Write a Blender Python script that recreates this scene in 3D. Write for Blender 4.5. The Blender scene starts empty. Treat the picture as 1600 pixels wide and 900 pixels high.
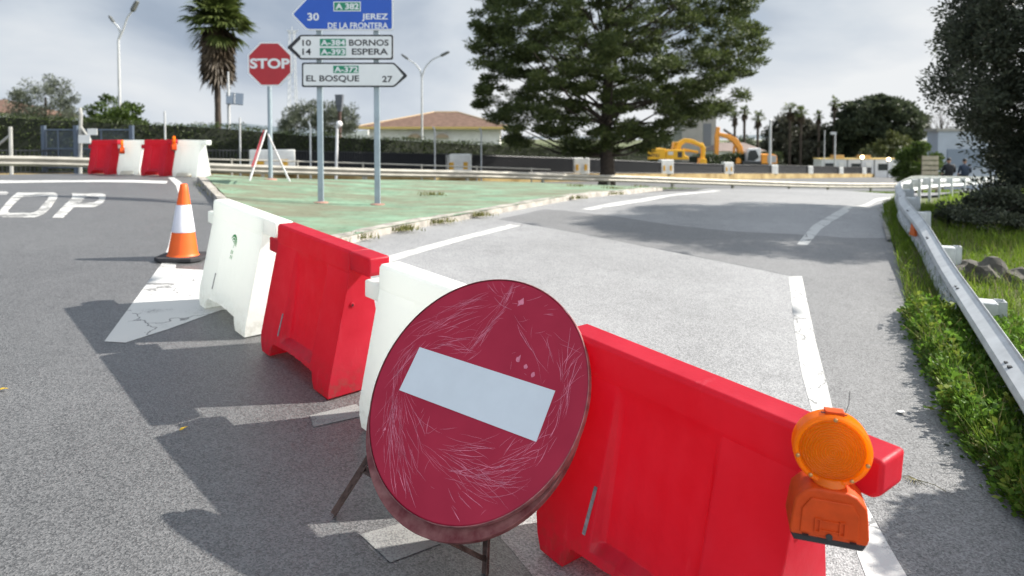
import bpy, bmesh, math, random
import numpy as np
from mathutils import Vector, Matrix, geometry
R = math.radians
random.seed(7); rng = np.random.default_rng(7)
S = bpy.context.scene
COL = S.collection

# ------------------------------------------------------------------ camera
EYE = 1.661; FPX = 1067.0; PY = 252.0; TP = R(2.0)
cam_d = bpy.data.cameras.new('camera'); cam = bpy.data.objects.new('camera', cam_d); COL.objects.link(cam)
cam.location = (0, 0, EYE); cam.rotation_euler = (R(90) - TP, 0, 0)
cam_d.sensor_width = 36; cam_d.lens = 36 * FPX / 1600; cam_d.shift_y = -(450 - PY) / 1600
cam_d.clip_start = .05; cam_d.clip_end = 6000
cam_d.dof.use_dof = True; cam_d.dof.focus_distance = 2.55; cam_d.dof.aperture_fstop = 2.7
S.camera = cam

# ------------------------------------------------------------------ light
SUN_EL = R(36.5); SUN_AZ = R(12)          # azimuth counted from +x towards +y
w = bpy.data.worlds.new('World'); S.world = w; w.use_nodes = True
nt = w.node_tree; N = nt.nodes; LK = nt.links; N.clear()
def wn(t, **k):
    n = N.new(t)
    for a, b in k.items(): setattr(n, a, b)
    return n
sky = wn('ShaderNodeTexSky', sky_type='NISHITA'); sky.sun_disc = False
sky.sun_elevation = SUN_EL; sky.sun_rotation = R(90) - SUN_AZ; sky.air_density = 1.0; sky.dust_density = 1.5
tc = wn('ShaderNodeTexCoord'); sep = wn('ShaderNodeSeparateXYZ'); LK.new(tc.outputs['Generated'], sep.inputs[0])
mp = wn('ShaderNodeMapping'); mp.inputs['Scale'].default_value = (1.0, 1.0, 2.3); mp.inputs['Location'].default_value = (.37, .1, .25)
LK.new(tc.outputs['Generated'], mp.inputs[0])
n1 = wn('ShaderNodeTexNoise'); n1.inputs['Scale'].default_value = 1.9; n1.inputs['Detail'].default_value = 6; n1.inputs['Roughness'].default_value = .48
n1.inputs['Distortion'].default_value = .35
LK.new(mp.outputs[0], n1.inputs[0])
def wm(op, a, b):
    m = wn('ShaderNodeMath', operation=op)
    for i, v in enumerate((a, b)):
        if hasattr(v, 'links'): LK.new(v, m.inputs[i])
        else: m.inputs[i].default_value = v
    return m.outputs[0]
# clouds are brighter towards the sun (east) and thin out near the skyline
br = wm('ADD', wm('MULTIPLY', wm('SUBTRACT', n1.outputs[0], .5), 2.5), wm('ADD', wm('MULTIPLY', sep.outputs[0], .80), .58))
lowb = wm('MULTIPLY', wm('MAXIMUM', wm('SUBTRACT', .16, sep.outputs[2]), 0.0), 2.6)
br = wm('ADD', br, lowb)
cr = wn('ShaderNodeValToRGB'); e = cr.color_ramp.elements
e[0].position = 0.0; e[0].color = (.084, .105, .136, 1); e[1].position = 1.0; e[1].color = (.285, .292, .298, 1)
x_ = e.new(.35); x_.color = (.128, .152, .186, 1); x_ = e.new(.68); x_.color = (.215, .234, .256, 1)
LK.new(br, cr.inputs[0])
# added fill light: clouds brightened overhead and in the unseen sky behind the viewer
beh = wm('MULTIPLY', wm('MAXIMUM', wm('SUBTRACT', .10, sep.outputs[1]), 0.0), 1.15)
ovr = wm('MULTIPLY', wm('MAXIMUM', wm('SUBTRACT', sep.outputs[2], .45), 0.0), .7)
gain = wm('ADD', wm('ADD', beh, ovr), 1.0)
bgs = wn('ShaderNodeBackground'); bgs.inputs[1].default_value = .10; LK.new(sky.outputs[0], bgs.inputs[0])
bgc = wn('ShaderNodeBackground'); LK.new(cr.outputs[0], bgc.inputs[0]); LK.new(gain, bgc.inputs[1])
cov = wn('ShaderNodeValToRGB'); cov.color_ramp.elements[0].position = .22; cov.color_ramp.elements[1].position = .36
cov.color_ramp.elements[0].color = (.8, .8, .8, 1)
LK.new(n1.outputs[0], cov.inputs[0])
mx = wn('ShaderNodeMixShader'); LK.new(cov.outputs[0], mx.inputs[0]); LK.new(bgs.outputs[0], mx.inputs[1]); LK.new(bgc.outputs[0], mx.inputs[2])
wo = wn('ShaderNodeOutputWorld'); LK.new(mx.outputs[0], wo.inputs[0])
sd = bpy.data.lights.new('sun', 'SUN'); sun = bpy.data.objects.new('sun', sd); COL.objects.link(sun)
sd.energy = 3.3; sd.angle = R(.6); sd.color = (1, .95, .87)
sdir = Vector((math.cos(SUN_EL) * math.cos(SUN_AZ), math.cos(SUN_EL) * math.sin(SUN_AZ), math.sin(SUN_EL)))
sun.rotation_euler = sdir.to_track_quat('Z', 'Y').to_euler(); sun.location = (30, 10, 30)
vs = S.view_settings; vs.view_transform = 'Standard'; vs.look = 'None'; vs.gamma = 1; vs.exposure = 1.60; vs.use_curve_mapping = False
S.cycles.use_denoising = True
try: S.cycles.denoiser = 'OPENIMAGEDENOISE'
except Exception: pass
S.cycles.max_bounces = 10; S.cycles.diffuse_bounces = 5; S.cycles.transmission_bounces = 8; S.cycles.transparent_max_bounces = 12

# ------------------------------------------------------------------ helpers
def ray(u, v):
    q = ((u - 800) / FPX, 1.0, -(v - PY) / FPX); c, s = math.cos(TP), math.sin(TP)
    d = np.array((q[0], q[1] * c + q[2] * s, q[2] * c - q[1] * s))
    return d / d[1]
def at(u, v, d):
    r = ray(u, v) * d
    return Vector((r[0], r[1], r[2] + EYE))
# ---- terrain height field: thin plate spline through measured spots
cps = []
for xx in np.arange(-4, 4.1, 2):
    for yy in np.arange(-4, 7.1, 1.8): cps.append((xx, yy, -.0343 * xx + .0553 * yy))
def cp(u, v, d, dz=0):
    p = at(u, v, d); cps.append((p.x, p.y, p.z + dz))
for a in ((150, 271.5, 17.2), (240, 274, 15.8), (323, 277.5, 14.7), (0, 286, 13), (-500, 286, 12.5), (0, 322, 9.0)): cp(*a)
for a in ((501, 317, 11.2), (590, 322, 11.0), (422, 280.5, 14.2), (420, 278.5, 16), (600, 280.5, 17), (800, 284, 18.5), (1000, 291, 20), (1090, 294, 21)): cp(*a, dz=-.09)
for a in ((1000, 320, 12), (1000, 304, 16), (1200, 334, 11), (1200, 308, 15), (1300, 297, 24), (1200, 295.5, 27)): cp(*a)
def rail_d(px): return 1067 / (52 - 27 * px / 1390)
BR = [(-420, 238), (-150, 241), (0, 243), (100, 245), (230, 250), (360, 256), (466, 259.5), (610, 264), (760, 267), (880, 271.5), (1000, 275), (1100, 279), (1280, 285), (1390, 286), (1500, 285)]
back_rail = [at(p, v, rail_d(p)) for p, v in BR]
for p in back_rail: cps.append((p.x, p.y, p.z - .75))
right_rail = [Vector(p) for p in ((.9, .45, .76), (1.88, 2.5, .86), (2.6, 4.0, .92), (3.32, 5.45, .985), (4.0, 6.9, 1.03), (4.62, 8.0, 1.01), (5.16, 9, .977), (6.28, 11, .908), (7.43, 13, .83), (8.7, 15, .775), (10.4, 17.5, .685), (15.07, 24, .31), (22.4, 33, -.226), (32, 45, -.9))]
_k = [1.5, 1.5, 1.5, 1.47, 1.42, 1.36, 1.28, 1.18, 1.10, 1.05, 1.02, 1, 1, 1]
right_rail = [Vector((p.x * k, p.y * k, EYE + (p.z - EYE) * k)) for p, k in zip(right_rail, _k)]
for p, q in zip(right_rail[7:], (.5, .62, .7, .75, .75, .75, .75)): cps.append((p.x, p.y, p.z - q))
for p in right_rail[:7]: cps.append((p.x, p.y, -.0343 * p.x + .0553 * p.y))
FPXS = [-460, -100, 427, 715, 906, 1040, 1136, 1208, 1264, 1312, 1348, 1376]
def fence_d(k): return 30 + 7.8 * k
fence_k = [-1.25, -.75, 0, 1, 2, 3, 4, 5, 6, 7, 8, 9]
wall_top = [at(p, 271.5, fence_d(k)) for p, k in zip(FPXS, fence_k)]
for p in wall_top: cps.append((p.x, p.y, p.z - .45))
for a in ((-60, 110, .3), (-120, 60, .8), (-30, 140, -.5), (0, 150, -2.2), (70, 160, -4), (130, 120, -4.2), (140, 60, -3.5), (110, 10, -1.5), (60, -60, 0), (0, -100, 0), (-80, -60, .3), (-120, 0, .8), (12, 6, .2), (16, 12, .1), (25, 20, -.6), (40, 40, -2)): cps.append(a)
cps = np.array(cps)
def _U(r2): return np.where(r2 > 1e-12, .5 * r2 * np.log(np.maximum(r2, 1e-12)), 0)
_n = len(cps); _P = np.c_[np.ones(_n), cps[:, :2]]
_K = _U(((cps[:, None, :2] - cps[None, :, :2]) ** 2).sum(-1)) + np.eye(_n) * .35
_A = np.zeros((_n + 3, _n + 3)); _A[:_n, :_n] = _K; _A[:_n, _n:] = _P; _A[_n:, :_n] = _P.T
_W = np.linalg.solve(_A, np.r_[cps[:, 2], 0, 0, 0])
def GG(X, Y):
    X = np.asarray(X, float); Y = np.asarray(Y, float); sh = X.shape; X = X.ravel(); Y = Y.ravel(); out = np.empty(len(X))
    for i in range(0, len(X), 20000):
        x = X[i:i + 20000]; y = Y[i:i + 20000]
        r2 = (x[:, None] - cps[None, :, 0]) ** 2 + (y[:, None] - cps[None, :, 1]) ** 2
        out[i:i + 20000] = _U(r2) @ _W[:_n] + _W[_n] + _W[_n + 1] * x + _W[_n + 2] * y
    rr = np.hypot(X, Y); t = np.clip((rr - 110) / 120, 0, 1); t = t * t * (3 - 2 * t)
    far = np.clip(-.02 * X - 1.6, -4.2, .8)
    return ((1 - t) * out + t * far).reshape(sh)
def G(x, y): return float(GG(np.array([x]), np.array([y]))[0])
_ts = np.concatenate([np.arange(1.0, 12, .04), np.arange(12, 60, .12)])
def hit(u, v, off=0.0):
    r = ray(u, v); X = r[0] * _ts; Y = _ts; Z = EYE + r[2] * _ts
    d = Z - GG(X, Y) - off
    i = int(np.argmax(d < 0)) if (d < 0).any() else len(_ts) - 1
    i = max(i, 1); a, b = d[i - 1], d[i]; t = _ts[i - 1] + (_ts[i] - _ts[i - 1]) * (a / (a - b) if a != b else 0)
    return Vector((r[0] * t, t, EYE + r[2] * t))
def hits(pts, off=0.0): return [tuple(hit(u, v, off)[:2]) for u, v in pts]

# ---- materials
MATS = {}
def mat(name, color, rough=.6, metal=0.0, spec=.5, var=0.0, scale=8.0, bump=0.0, bscale=None, transl=0.0, tcol=None, island=False, col2=None, detail=4, emit=None, estr=0):
    if name in MATS: return MATS[name]
    m = bpy.data.materials.new(name); m.use_nodes = True; t = m.node_tree; n = t.nodes; l = t.links
    b = n['Principled BSDF']; o = n['Material Output']
    b.inputs['Roughness'].default_value = rough; b.inputs['Metallic'].default_value = metal; b.inputs['Specular IOR Level'].default_value = spec
    c = (*color, 1)
    b.inputs['Base Color'].default_value = c
    src = None
    if var or col2:
        if island:
            g = n.new('ShaderNodeNewGeometry'); fac = g.outputs['Random Per Island']
        else:
            tx = n.new('ShaderNodeTexCoord'); nz = n.new('ShaderNodeTexNoise'); nz.inputs['Scale'].default_value = scale; nz.inputs['Detail'].default_value = detail; nz.inputs['Roughness'].default_value = .62
            l.new(tx.outputs['Object'], nz.inputs[0]); fac = nz.outputs[0]
        rp = n.new('ShaderNodeValToRGB'); e = rp.color_ramp.elements
        if island: e[0].position = 0; e[1].position = 1
        else: e[0].position = .3; e[1].position = .7
        c2 = col2 or tuple(min(1, x * (1 + var)) for x in color)
        e[0].color = (*[x * (1 - var) for x in color], 1); e[1].color = (*c2, 1)
        l.new(fac, rp.inputs[0]); l.new(rp.outputs[0], b.inputs['Base Color']); src = rp.outputs[0]
    if bump:
        tx = n.new('ShaderNodeTexCoord'); nz = n.new('ShaderNodeTexNoise'); nz.inputs['Scale'].default_value = bscale or scale * 4; nz.inputs['Detail'].default_value = 6
        l.new(tx.outputs['Object'], nz.inputs[0]); bp = n.new('ShaderNodeBump'); bp.inputs['Strength'].default_value = bump; bp.inputs['Distance'].default_value = .01
        l.new(nz.outputs[0], bp.inputs['Height']); l.new(bp.outputs[0], b.inputs['Normal'])
    if transl:
        tr = n.new('ShaderNodeBsdfTranslucent'); tr.inputs[0].default_value = (*(tcol or color), 1)
        if src is not None and tcol is None: l.new(src, tr.inputs[0])
        ms = n.new('ShaderNodeMixShader'); ms.inputs[0].default_value = transl
        l.new(b.outputs[0], ms.inputs[1]); l.new(tr.outputs[0], ms.inputs[2]); l.new(ms.outputs[0], o.inputs[0])
    if emit:
        b.inputs['Emission Color'].default_value = (*emit, 1); b.inputs['Emission Strength'].default_value = estr
    MATS[name] = m; return m

def asphalt(name, base, grain=.5, spec=.6, rough=.58, tint=(1, 1, 1.01), patch=.18):
    m = bpy.data.materials.new(name); m.use_nodes = True; t = m.node_tree; n = t.nodes; l = t.links; b = n['Principled BSDF']
    tx = n.new('ShaderNodeTexCoord')
    def noise(sc, det=3, ro=.6):
        z = n.new('ShaderNodeTexNoise'); z.inputs['Scale'].default_value = sc; z.inputs['Detail'].default_value = det; z.inputs['Roughness'].default_value = ro
        l.new(tx.outputs['Object'], z.inputs[0]); return z
    vo = n.new('ShaderNodeTexVoronoi'); vo.inputs['Scale'].default_value = 150; l.new(tx.outputs['Object'], vo.inputs[0])
    def M(op, a, c):
        k = n.new('ShaderNodeMath'); k.operation = op
        for i, q in enumerate((a, c)):
            if hasattr(q, 'links'): l.new(q, k.inputs[i])
            else: k.inputs[i].default_value = q
        return k.outputs[0]
    sepc = n.new('ShaderNodeSeparateColor'); l.new(vo.outputs['Color'], sepc.inputs[0])
    g = M('MULTIPLY', M('SUBTRACT', sepc.outputs[0], .5), grain * 1.5)
    g2 = M('MULTIPLY', M('SUBTRACT', noise(240, 2).outputs[0], .5), grain * 2.0)
    lo = M('MULTIPLY', M('SUBTRACT', noise(.55, 5).outputs[0], .5), patch * 3.6)
    mid = M('MULTIPLY', M('SUBTRACT', noise(6.5, 4).outputs[0], .5), patch * 2.0)
    pits = M('MULTIPLY', M('LESS_THAN', noise(55, 2).outputs[0], .36), -.22)
    dark = noise(1.3, 6, .7); st = n.new('ShaderNodeMapRange'); st.inputs[1].default_value = .60; st.inputs[2].default_value = .74; st.inputs[3].default_value = 0; st.inputs[4].default_value = -.16
    l.new(dark.outputs[0], st.inputs[0])
    f = M('ADD', M('ADD', M('ADD', g, g2), M('ADD', lo, mid)), M('ADD', M('ADD', pits, st.outputs[0]), 1.0))
    f = M('MAXIMUM', f, .2)
    vm = n.new('ShaderNodeVectorMath'); vm.operation = 'SCALE'; vm.inputs[0].default_value = tuple(base * k for k in tint); l.new(f, vm.inputs['Scale'])
    l.new(vm.outputs[0], b.inputs['Base Color'])
    b.inputs['Roughness'].default_value = rough; b.inputs['Specular IOR Level'].default_value = spec
    h = M('ADD', M('MULTIPLY', vo.outputs['Distance'], 1.2), M('MULTIPLY', noise(240, 2).outputs[0], .5))
    bp = n.new('ShaderNodeBump'); bp.inputs['Strength'].default_value = .4; bp.inputs['Distance'].default_value = .003
    l.new(h, bp.inputs['Height']); l.new(bp.outputs[0], b.inputs['Normal'])
    MATS[name] = m; return m

def paint_mat(name, base, wear=.45, low=.11):
    """road paint worn through to the stone grain"""
    m = bpy.data.materials.new(name); m.use_nodes = True; t = m.node_tree; n = t.nodes; l = t.links; b = n['Principled BSDF']
    tx = n.new('ShaderNodeTexCoord')
    def noise(sc, det=4):
        z = n.new('ShaderNodeTexNoise'); z.inputs['Scale'].default_value = sc; z.inputs['Detail'].default_value = det; l.new(tx.outputs['Object'], z.inputs[0]); return z.outputs[0]
    def M(op, a, c):
        k = n.new('ShaderNodeMath'); k.operation = op
        for i, q in enumerate((a, c)):
            if hasattr(q, 'links'): l.new(q, k.inputs[i])
            else: k.inputs[i].default_value = q
        return k.outputs[0]
    wv = M('ADD', M('MULTIPLY', noise(3.2, 6), .9), M('MULTIPLY', noise(130, 2), .65))
    mr = n.new('ShaderNodeMapRange'); mr.inputs[1].default_value = .98 - wear * .2; mr.inputs[2].default_value = 1.14 - wear * .2; l.new(wv, mr.inputs[0])
    # cracks
    vo = n.new('ShaderNodeTexVoronoi'); vo.feature = 'DISTANCE_TO_EDGE'; vo.inputs['Scale'].default_value = 1.9
    dn = n.new('ShaderNodeTexNoise'); dn.inputs['Scale'].default_value = 5; dn.inputs['Detail'].default_value = 5; l.new(tx.outputs['Object'], dn.inputs[0])
    ad = n.new('ShaderNodeVectorMath'); ad.operation = 'MULTIPLY_ADD'; l.new(dn.outputs['Color'], ad.inputs[0]); ad.inputs[1].default_value = (.35, .35, 0); l.new(tx.outputs['Object'], ad.inputs[2])
    l.new(ad.outputs[0], vo.inputs[0])
    ck = M('MULTIPLY', M('LESS_THAN', vo.outputs['Distance'], .012), M('GREATER_THAN', noise(1.1, 3), .5))
    fac = M('MINIMUM', M('ADD', mr.outputs[0], ck), 1.0)
    mx = n.new('ShaderNodeMix'); mx.data_type = 'RGBA'; l.new(fac, mx.inputs[0]); mx.inputs[6].default_value = (base, base, base * .97, 1); mx.inputs[7].default_value = (low, low, low, 1)
    l.new(mx.outputs[2], b.inputs['Base Color']); b.inputs['Roughness'].default_value = .75
    bp = n.new('ShaderNodeBump'); bp.inputs['Strength'].default_value = .5; bp.inputs['Distance'].default_value = .004; l.new(noise(150, 3), bp.inputs['Height']); l.new(bp.outputs[0], b.inputs['Normal'])
    MATS[name] = m; return m

# ---- mesh collecting
class MB:
    def __init__(s): s.v = []; s.f = []; s.m = []
    def add(s, vs, fs, mi=0):
        o = len(s.v); s.v += [tuple(p) for p in vs]; s.f += [tuple(i + o for i in f) for f in fs]; s.m += [mi] * len(fs); return s
    def box(s, c, d, rz=0, mi=0, M=None):
        vs = [Vector((sx * d[0] / 2, sy * d[1] / 2, sz * d[2] / 2)) for sz in (-1, 1) for sx, sy in ((-1, -1), (1, -1), (1, 1), (-1, 1))]
        Q = Matrix.Translation(Vector(c)) @ Matrix.Rotation(rz, 4, 'Z')
        if M: Q = M @ Q
        return s.add([Q @ p for p in vs], [(3, 2, 1, 0), (4, 5, 6, 7), (0, 1, 5, 4), (1, 2, 6, 5), (2, 3, 7, 6), (3, 0, 4, 7)], mi)
    def tube(s, pts, r, n=8, mi=0, cap=True):
        pts = [Vector(p) for p in pts]; rr = r if isinstance(r, (list, tuple)) else [r] * len(pts)
        vs = []; fs = []; a = None
        for i, p in enumerate(pts):
            t = (pts[min(i + 1, len(pts) - 1)] - pts[max(i - 1, 0)]).normalized()
            if a is None:
                a = t.cross(Vector((0, 0, 1)))
                if a.length < .3: a = t.cross(Vector((1, 0, 0)))
            a = a - t * a.dot(t)
            if a.length < 1e-4: a = t.orthogonal()
            a.normalize(); b = t.cross(a)
            for k in range(n):
                q = 2 * math.pi * k / n; vs.append(p + (a * math.cos(q) + b * math.sin(q)) * rr[i])
        for i in range(len(pts) - 1):
            for k in range(n): fs.append((i * n + k, i * n + (k + 1) % n, (i + 1) * n + (k + 1) % n, (i + 1) * n + k))
        if cap: fs += [tuple(range(n - 1, -1, -1)), tuple((len(pts) - 1) * n + k for k in range(n))]
        return s.add(vs, fs, mi)
    def lathe(s, prof, n=32, M=None, mi=0, caps=True):
        M = M or Matrix.Identity(4); vs = []; fs = []
        for r, z in prof:
            for k in range(n):
                q = 2 * math.pi * k / n; vs.append(M @ Vector((r * math.cos(q), r * math.sin(q), z)))
        for i in range(len(prof) - 1):
            for k in range(n): fs.append((i * n + k, i * n + (k + 1) % n, (i + 1) * n + (k + 1) % n, (i + 1) * n + k))
        if caps: fs += [tuple(range(n - 1, -1, -1)), tuple((len(prof) - 1) * n + k for k in range(n))]
        return s.add(vs, fs, mi)
    def prism(s, out, y0, y1, M=None, mi=0, taper=1.0):
        """outline in (x,z), extruded along y"""
        M = M or Matrix.Identity(4); n = len(out)
        cx = sum(p[0] for p in out) / n; cz = sum(p[1] for p in out) / n
        vs = [M @ Vector((x, y0, z)) for x, z in out] + [M @ Vector((cx + (x - cx) * taper, y1, cz + (z - cz) * taper)) for x, z in out]
        return s.add(vs, [tuple(range(n)), tuple(range(2 * n - 1, n - 1, -1))] + [((i + 1) % n, i, n + i, n + (i + 1) % n) for i in range(n)], mi)
    def sheet(s, out, y, M=None, mi=0):
        M = M or Matrix.Identity(4)
        return s.add([M @ Vector((x, y, z)) for x, z in out], [tuple(range(len(out)))], mi)
    def build(s, name, mats, parent=None, smooth=None, bevel=0, seg=2, fix=True):
        me = bpy.data.meshes.new(name); me.from_pydata(s.v, [], s.f)
        for m in (mats if isinstance(mats, (list, tuple)) else [mats]): me.materials.append(m)
        me.polygons.foreach_set('material_index', s.m); me.update()
        if fix:
            bm = bmesh.new(); bm.from_mesh(me); bmesh.ops.recalc_face_normals(bm, faces=bm.faces); bm.to_mesh(me); bm.free()
        if smooth is not None:
            me.polygons.foreach_set('use_smooth', [True] * len(me.polygons)); me.set_sharp_from_angle(angle=R(smooth))
        o = bpy.data.objects.new(name, me); COL.objects.link(o)
        if parent: o.parent = parent
        if bevel:
            b = o.modifiers.new('bevel', 'BEVEL'); b.width = bevel; b.segments = seg; b.limit_method = 'ANGLE'; b.angle_limit = R(35)
        return o
def np_mesh(name, V, F, mats, parent=None, mi=None):
    me = bpy.data.meshes.new(name); V = np.asarray(V, np.float32); F = np.asarray(F, np.int32); k = F.shape[1]
    me.vertices.add(len(V)); me.vertices.foreach_set('co', V.ravel()); me.loops.add(F.size); me.loops.foreach_set('vertex_index', F.ravel())
    me.polygons.add(len(F)); me.polygons.foreach_set('loop_start', np.arange(0, F.size, k, dtype=np.int32))
    for m in (mats if isinstance(mats, (list, tuple)) else [mats]): me.materials.append(m)
    if mi is not None: me.polygons.foreach_set('material_index', np.asarray(mi, np.int32))
    me.update(calc_edges=True); me.validate()
    o = bpy.data.objects.new(name, me); COL.objects.link(o)
    if parent: o.parent = parent
    return o
def thing(name, label, cat, loc=(0, 0, 0), rz=0, group=None, M=None):
    o = bpy.data.objects.new(name, None); COL.objects.link(o); o.empty_display_size = .1
    if M is not None: o.matrix_world = M
    else: o.location = loc; o.rotation_euler = (0, 0, rz)
    o['label'] = label; o['category'] = cat
    if group: o['group'] = group
    return o
def tag(o, label, cat, group=None):
    o['label'] = label; o['category'] = cat
    if group: o['group'] = group
    return o
def struct(o, kind='structure', label=None):
    o['kind'] = kind
    if label: o['label'] = label
    return o
def copy_tree(o, parent=None):
    c = o.copy(); COL.objects.link(c)
    if parent: c.parent = parent
    for ch in list(o.children): copy_tree(ch, c)
    return c
# ---- text
def text_geo(s, bold=.02):
    cu = bpy.data.curves.new('t', 'FONT'); cu.body = s; cu.size = 1; cu.offset = bold; cu.resolution_u = 4
    o = bpy.data.objects.new('t', cu); COL.objects.link(o); dg = bpy.context.evaluated_depsgraph_get()
    me = o.evaluated_get(dg).to_mesh(); V = [tuple(v.co) for v in me.vertices]; F = [tuple(p.vertices) for p in me.polygons]
    o.evaluated_get(dg).to_mesh_clear(); bpy.data.objects.remove(o); bpy.data.curves.remove(cu)
    return V, F
def text(mb, s, x0, x1, z0, z1, y, mi=0, bold=.02, M=None):
    V, F = text_geo(s, bold); xs = [v[0] for v in V]; ys = [v[1] for v in V]
    a, b, c, d = min(xs), max(xs), min(ys), max(ys); M = M or Matrix.Identity(4)
    mb.add([M @ Vector((x0 + (v[0] - a) / (b - a) * (x1 - x0), y, z0 + (v[1] - c) / (d - c) * (z1 - z0))) for v in V], F, mi)
# ---- draping
def inside(P, loops):
    P = np.asarray(P); r = np.zeros(len(P), bool)
    for lp in loops:
        L = np.asarray(lp)[:, :2]; A = L; B = np.roll(L, -1, 0)
        for (x1, y1), (x2, y2) in zip(A, B):
            c = ((y1 > P[:, 1]) != (y2 > P[:, 1])); 
            with np.errstate(divide='ignore', invalid='ignore'):
                r ^= c & (P[:, 0] < (x2 - x1) * (P[:, 1] - y1) / (y2 - y1) + x1)
    return r
def warp_axis(lo, hi, s0, g):
    """coordinates with spacing s0 near zero, growing by g per metre"""
    out = [0.0]
    while out[-1] < hi: out.append(out[-1] + s0 + g * abs(out[-1]))
    neg = [0.0]
    while neg[-1] > lo: neg.append(neg[-1] - s0 - g * abs(neg[-1]))
    return np.array(neg[:0:-1] + out)
def drape(name, loops, off, mats, s0=.22, g=.03, densify=.3):
    loops2 = []
    for lp in loops:
        q = []
        for a, b in zip(lp, lp[1:] + lp[:1]):
            dd = math.hypot(b[0] - a[0], b[1] - a[1]); st = densify + .03 * math.hypot(*a); k = max(1, int(dd / st))
            q += [(a[0] + (b[0] - a[0]) * i / k, a[1] + (b[1] - a[1]) * i / k) for i in range(k)]
        loops2.append(q)
    al = np.array(loops2[0]); X = warp_axis(al[:, 0].min(), al[:, 0].max(), s0, g); Y = warp_axis(al[:, 1].min(), al[:, 1].max(), s0, g)
    X = X[(X > al[:, 0].min()) & (X < al[:, 0].max())]; Y = Y[(Y > al[:, 1].min()) & (Y < al[:, 1].max())]
    pts = []
    if len(X) and len(Y):
        XX, YY = np.meshgrid(X, Y); P = np.c_[XX.ravel(), YY.ravel()]; P = P + rng.uniform(-.02, .02, P.shape); P = P[inside(P, loops2)]; pts = [tuple(p) for p in P]
    vs = []; es = []
    for q in loops2:
        o = len(vs); vs += q; es += [(o + i, o + (i + 1) % len(q)) for i in range(len(q))]
    vs = [Vector(p) for p in vs + pts]
    rv, re, rf, *_ = geometry.delaunay_2d_cdt(vs, es, [], 0, 1e-5)
    rv = np.array([tuple(p) for p in rv]); rf = np.array([tuple(f) for f in rf if len(f) == 3])
    c = rv[rf].mean(1); rf = rf[inside(c, loops2)]
    z = GG(rv[:, 0], rv[:, 1]) + off
    o = np_mesh(name, np.c_[rv, z], rf, mats)
    me = o.data; bm = bmesh.new(); bm.from_mesh(me)
    for f in bm.faces:
        if f.normal.z < 0: f.normal_flip()
        f.smooth = True
    bm.to_mesh(me); bm.free(); return o
def smooth_path(pts, step):
    pts = [Vector(p) for p in pts]; out = []
    for i in range(len(pts) - 1):
        p0 = pts[max(i - 1, 0)]; p1 = pts[i]; p2 = pts[i + 1]; p3 = pts[min(i + 2, len(pts) - 1)]; k = max(1, int((p2 - p1).length / step))
        for j in range(k):
            t = j / k; out.append(.5 * ((2 * p1) + (p2 - p0) * t + (2 * p0 - 5 * p1 + 4 * p2 - p3) * t * t + (3 * p1 - p0 - 3 * p2 + p3) * t ** 3))
    out.append(pts[-1]); return out

# ------------------------------------------------------------------ materials
asph_old = asphalt('asphalt_left', .096, .72, spec=.9, rough=.5)
asph_light = asphalt('asphalt_lane', .255, .55, spec=.65, rough=.55)
asph_dark = asphalt('asphalt_dark', .165, .5); asph_sh = asphalt('asphalt_shoulder', .16, .6)
asph_far = asphalt('asphalt_far', .12, .4)
paint = paint_mat('road_paint', .52, .5, .2)
paint_worn = paint_mat('road_paint_worn', .46, 1.15, .13)
soil = mat('soil', (.085, .065, .04), .95, var=.5, scale=3, bump=.6, col2=(.11, .13, .04))
concrete = mat('kerb_concrete', (.30, .28, .25), .9, var=.45, scale=5, bump=.5, bscale=60)
galv = mat('galvanised_steel', (.56, .58, .59), .45, .25, var=.16, scale=6, bump=.05, bscale=30)
galv_far = mat('dull_rail_steel', (.40, .38, .33), .55, .3, var=.2, scale=2)
pole_mat = mat('sign_post_steel', (.30, .36, .40), .5, .45, var=.12, scale=7)
lamp_grey = mat('lamp_post_grey', (.45, .46, .46), .5, .2, var=.1, scale=3)
dark_metal = mat('dark_metal', (.035, .037, .04), .5, .2)
white_wall = mat('white_wall', (.72, .72, .70), .8, var=.08, scale=2)
ochre = mat('ochre_paint', (.60, .33, .03), .7, var=.2, scale=3)
bark = mat('bark', (.055, .042, .032), .95, var=.5, scale=6, bump=.8, bscale=20)
black_rub = mat('black_rubber', (.025, .025, .028), .75, var=.3, scale=15, bump=.1)

# ------------------------------------------------------------------ setting: ground, roads
ax = warp_axis(-900, 900, .5, .045); ay = warp_axis(-60, 1500, .5, .045)
XX, YY = np.meshgrid(ax, ay); ZZ = GG(XX, YY) - .07
ii = np.arange(XX.size).reshape(XX.shape); F = np.stack([ii[:-1, :-1], ii[:-1, 1:], ii[1:, 1:], ii[1:, :-1]], -1).reshape(-1, 4)
g_ground = mat('dry_ground', (.10, .10, .055), .95, var=.4, scale=.4, col2=(.12, .15, .05))
o = np_mesh('ground', np.c_[XX.ravel(), YY.ravel(), ZZ.ravel()], F, g_ground); o.data.polygons.foreach_set('use_smooth', [True] * len(o.data.polygons)); struct(o)

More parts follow.
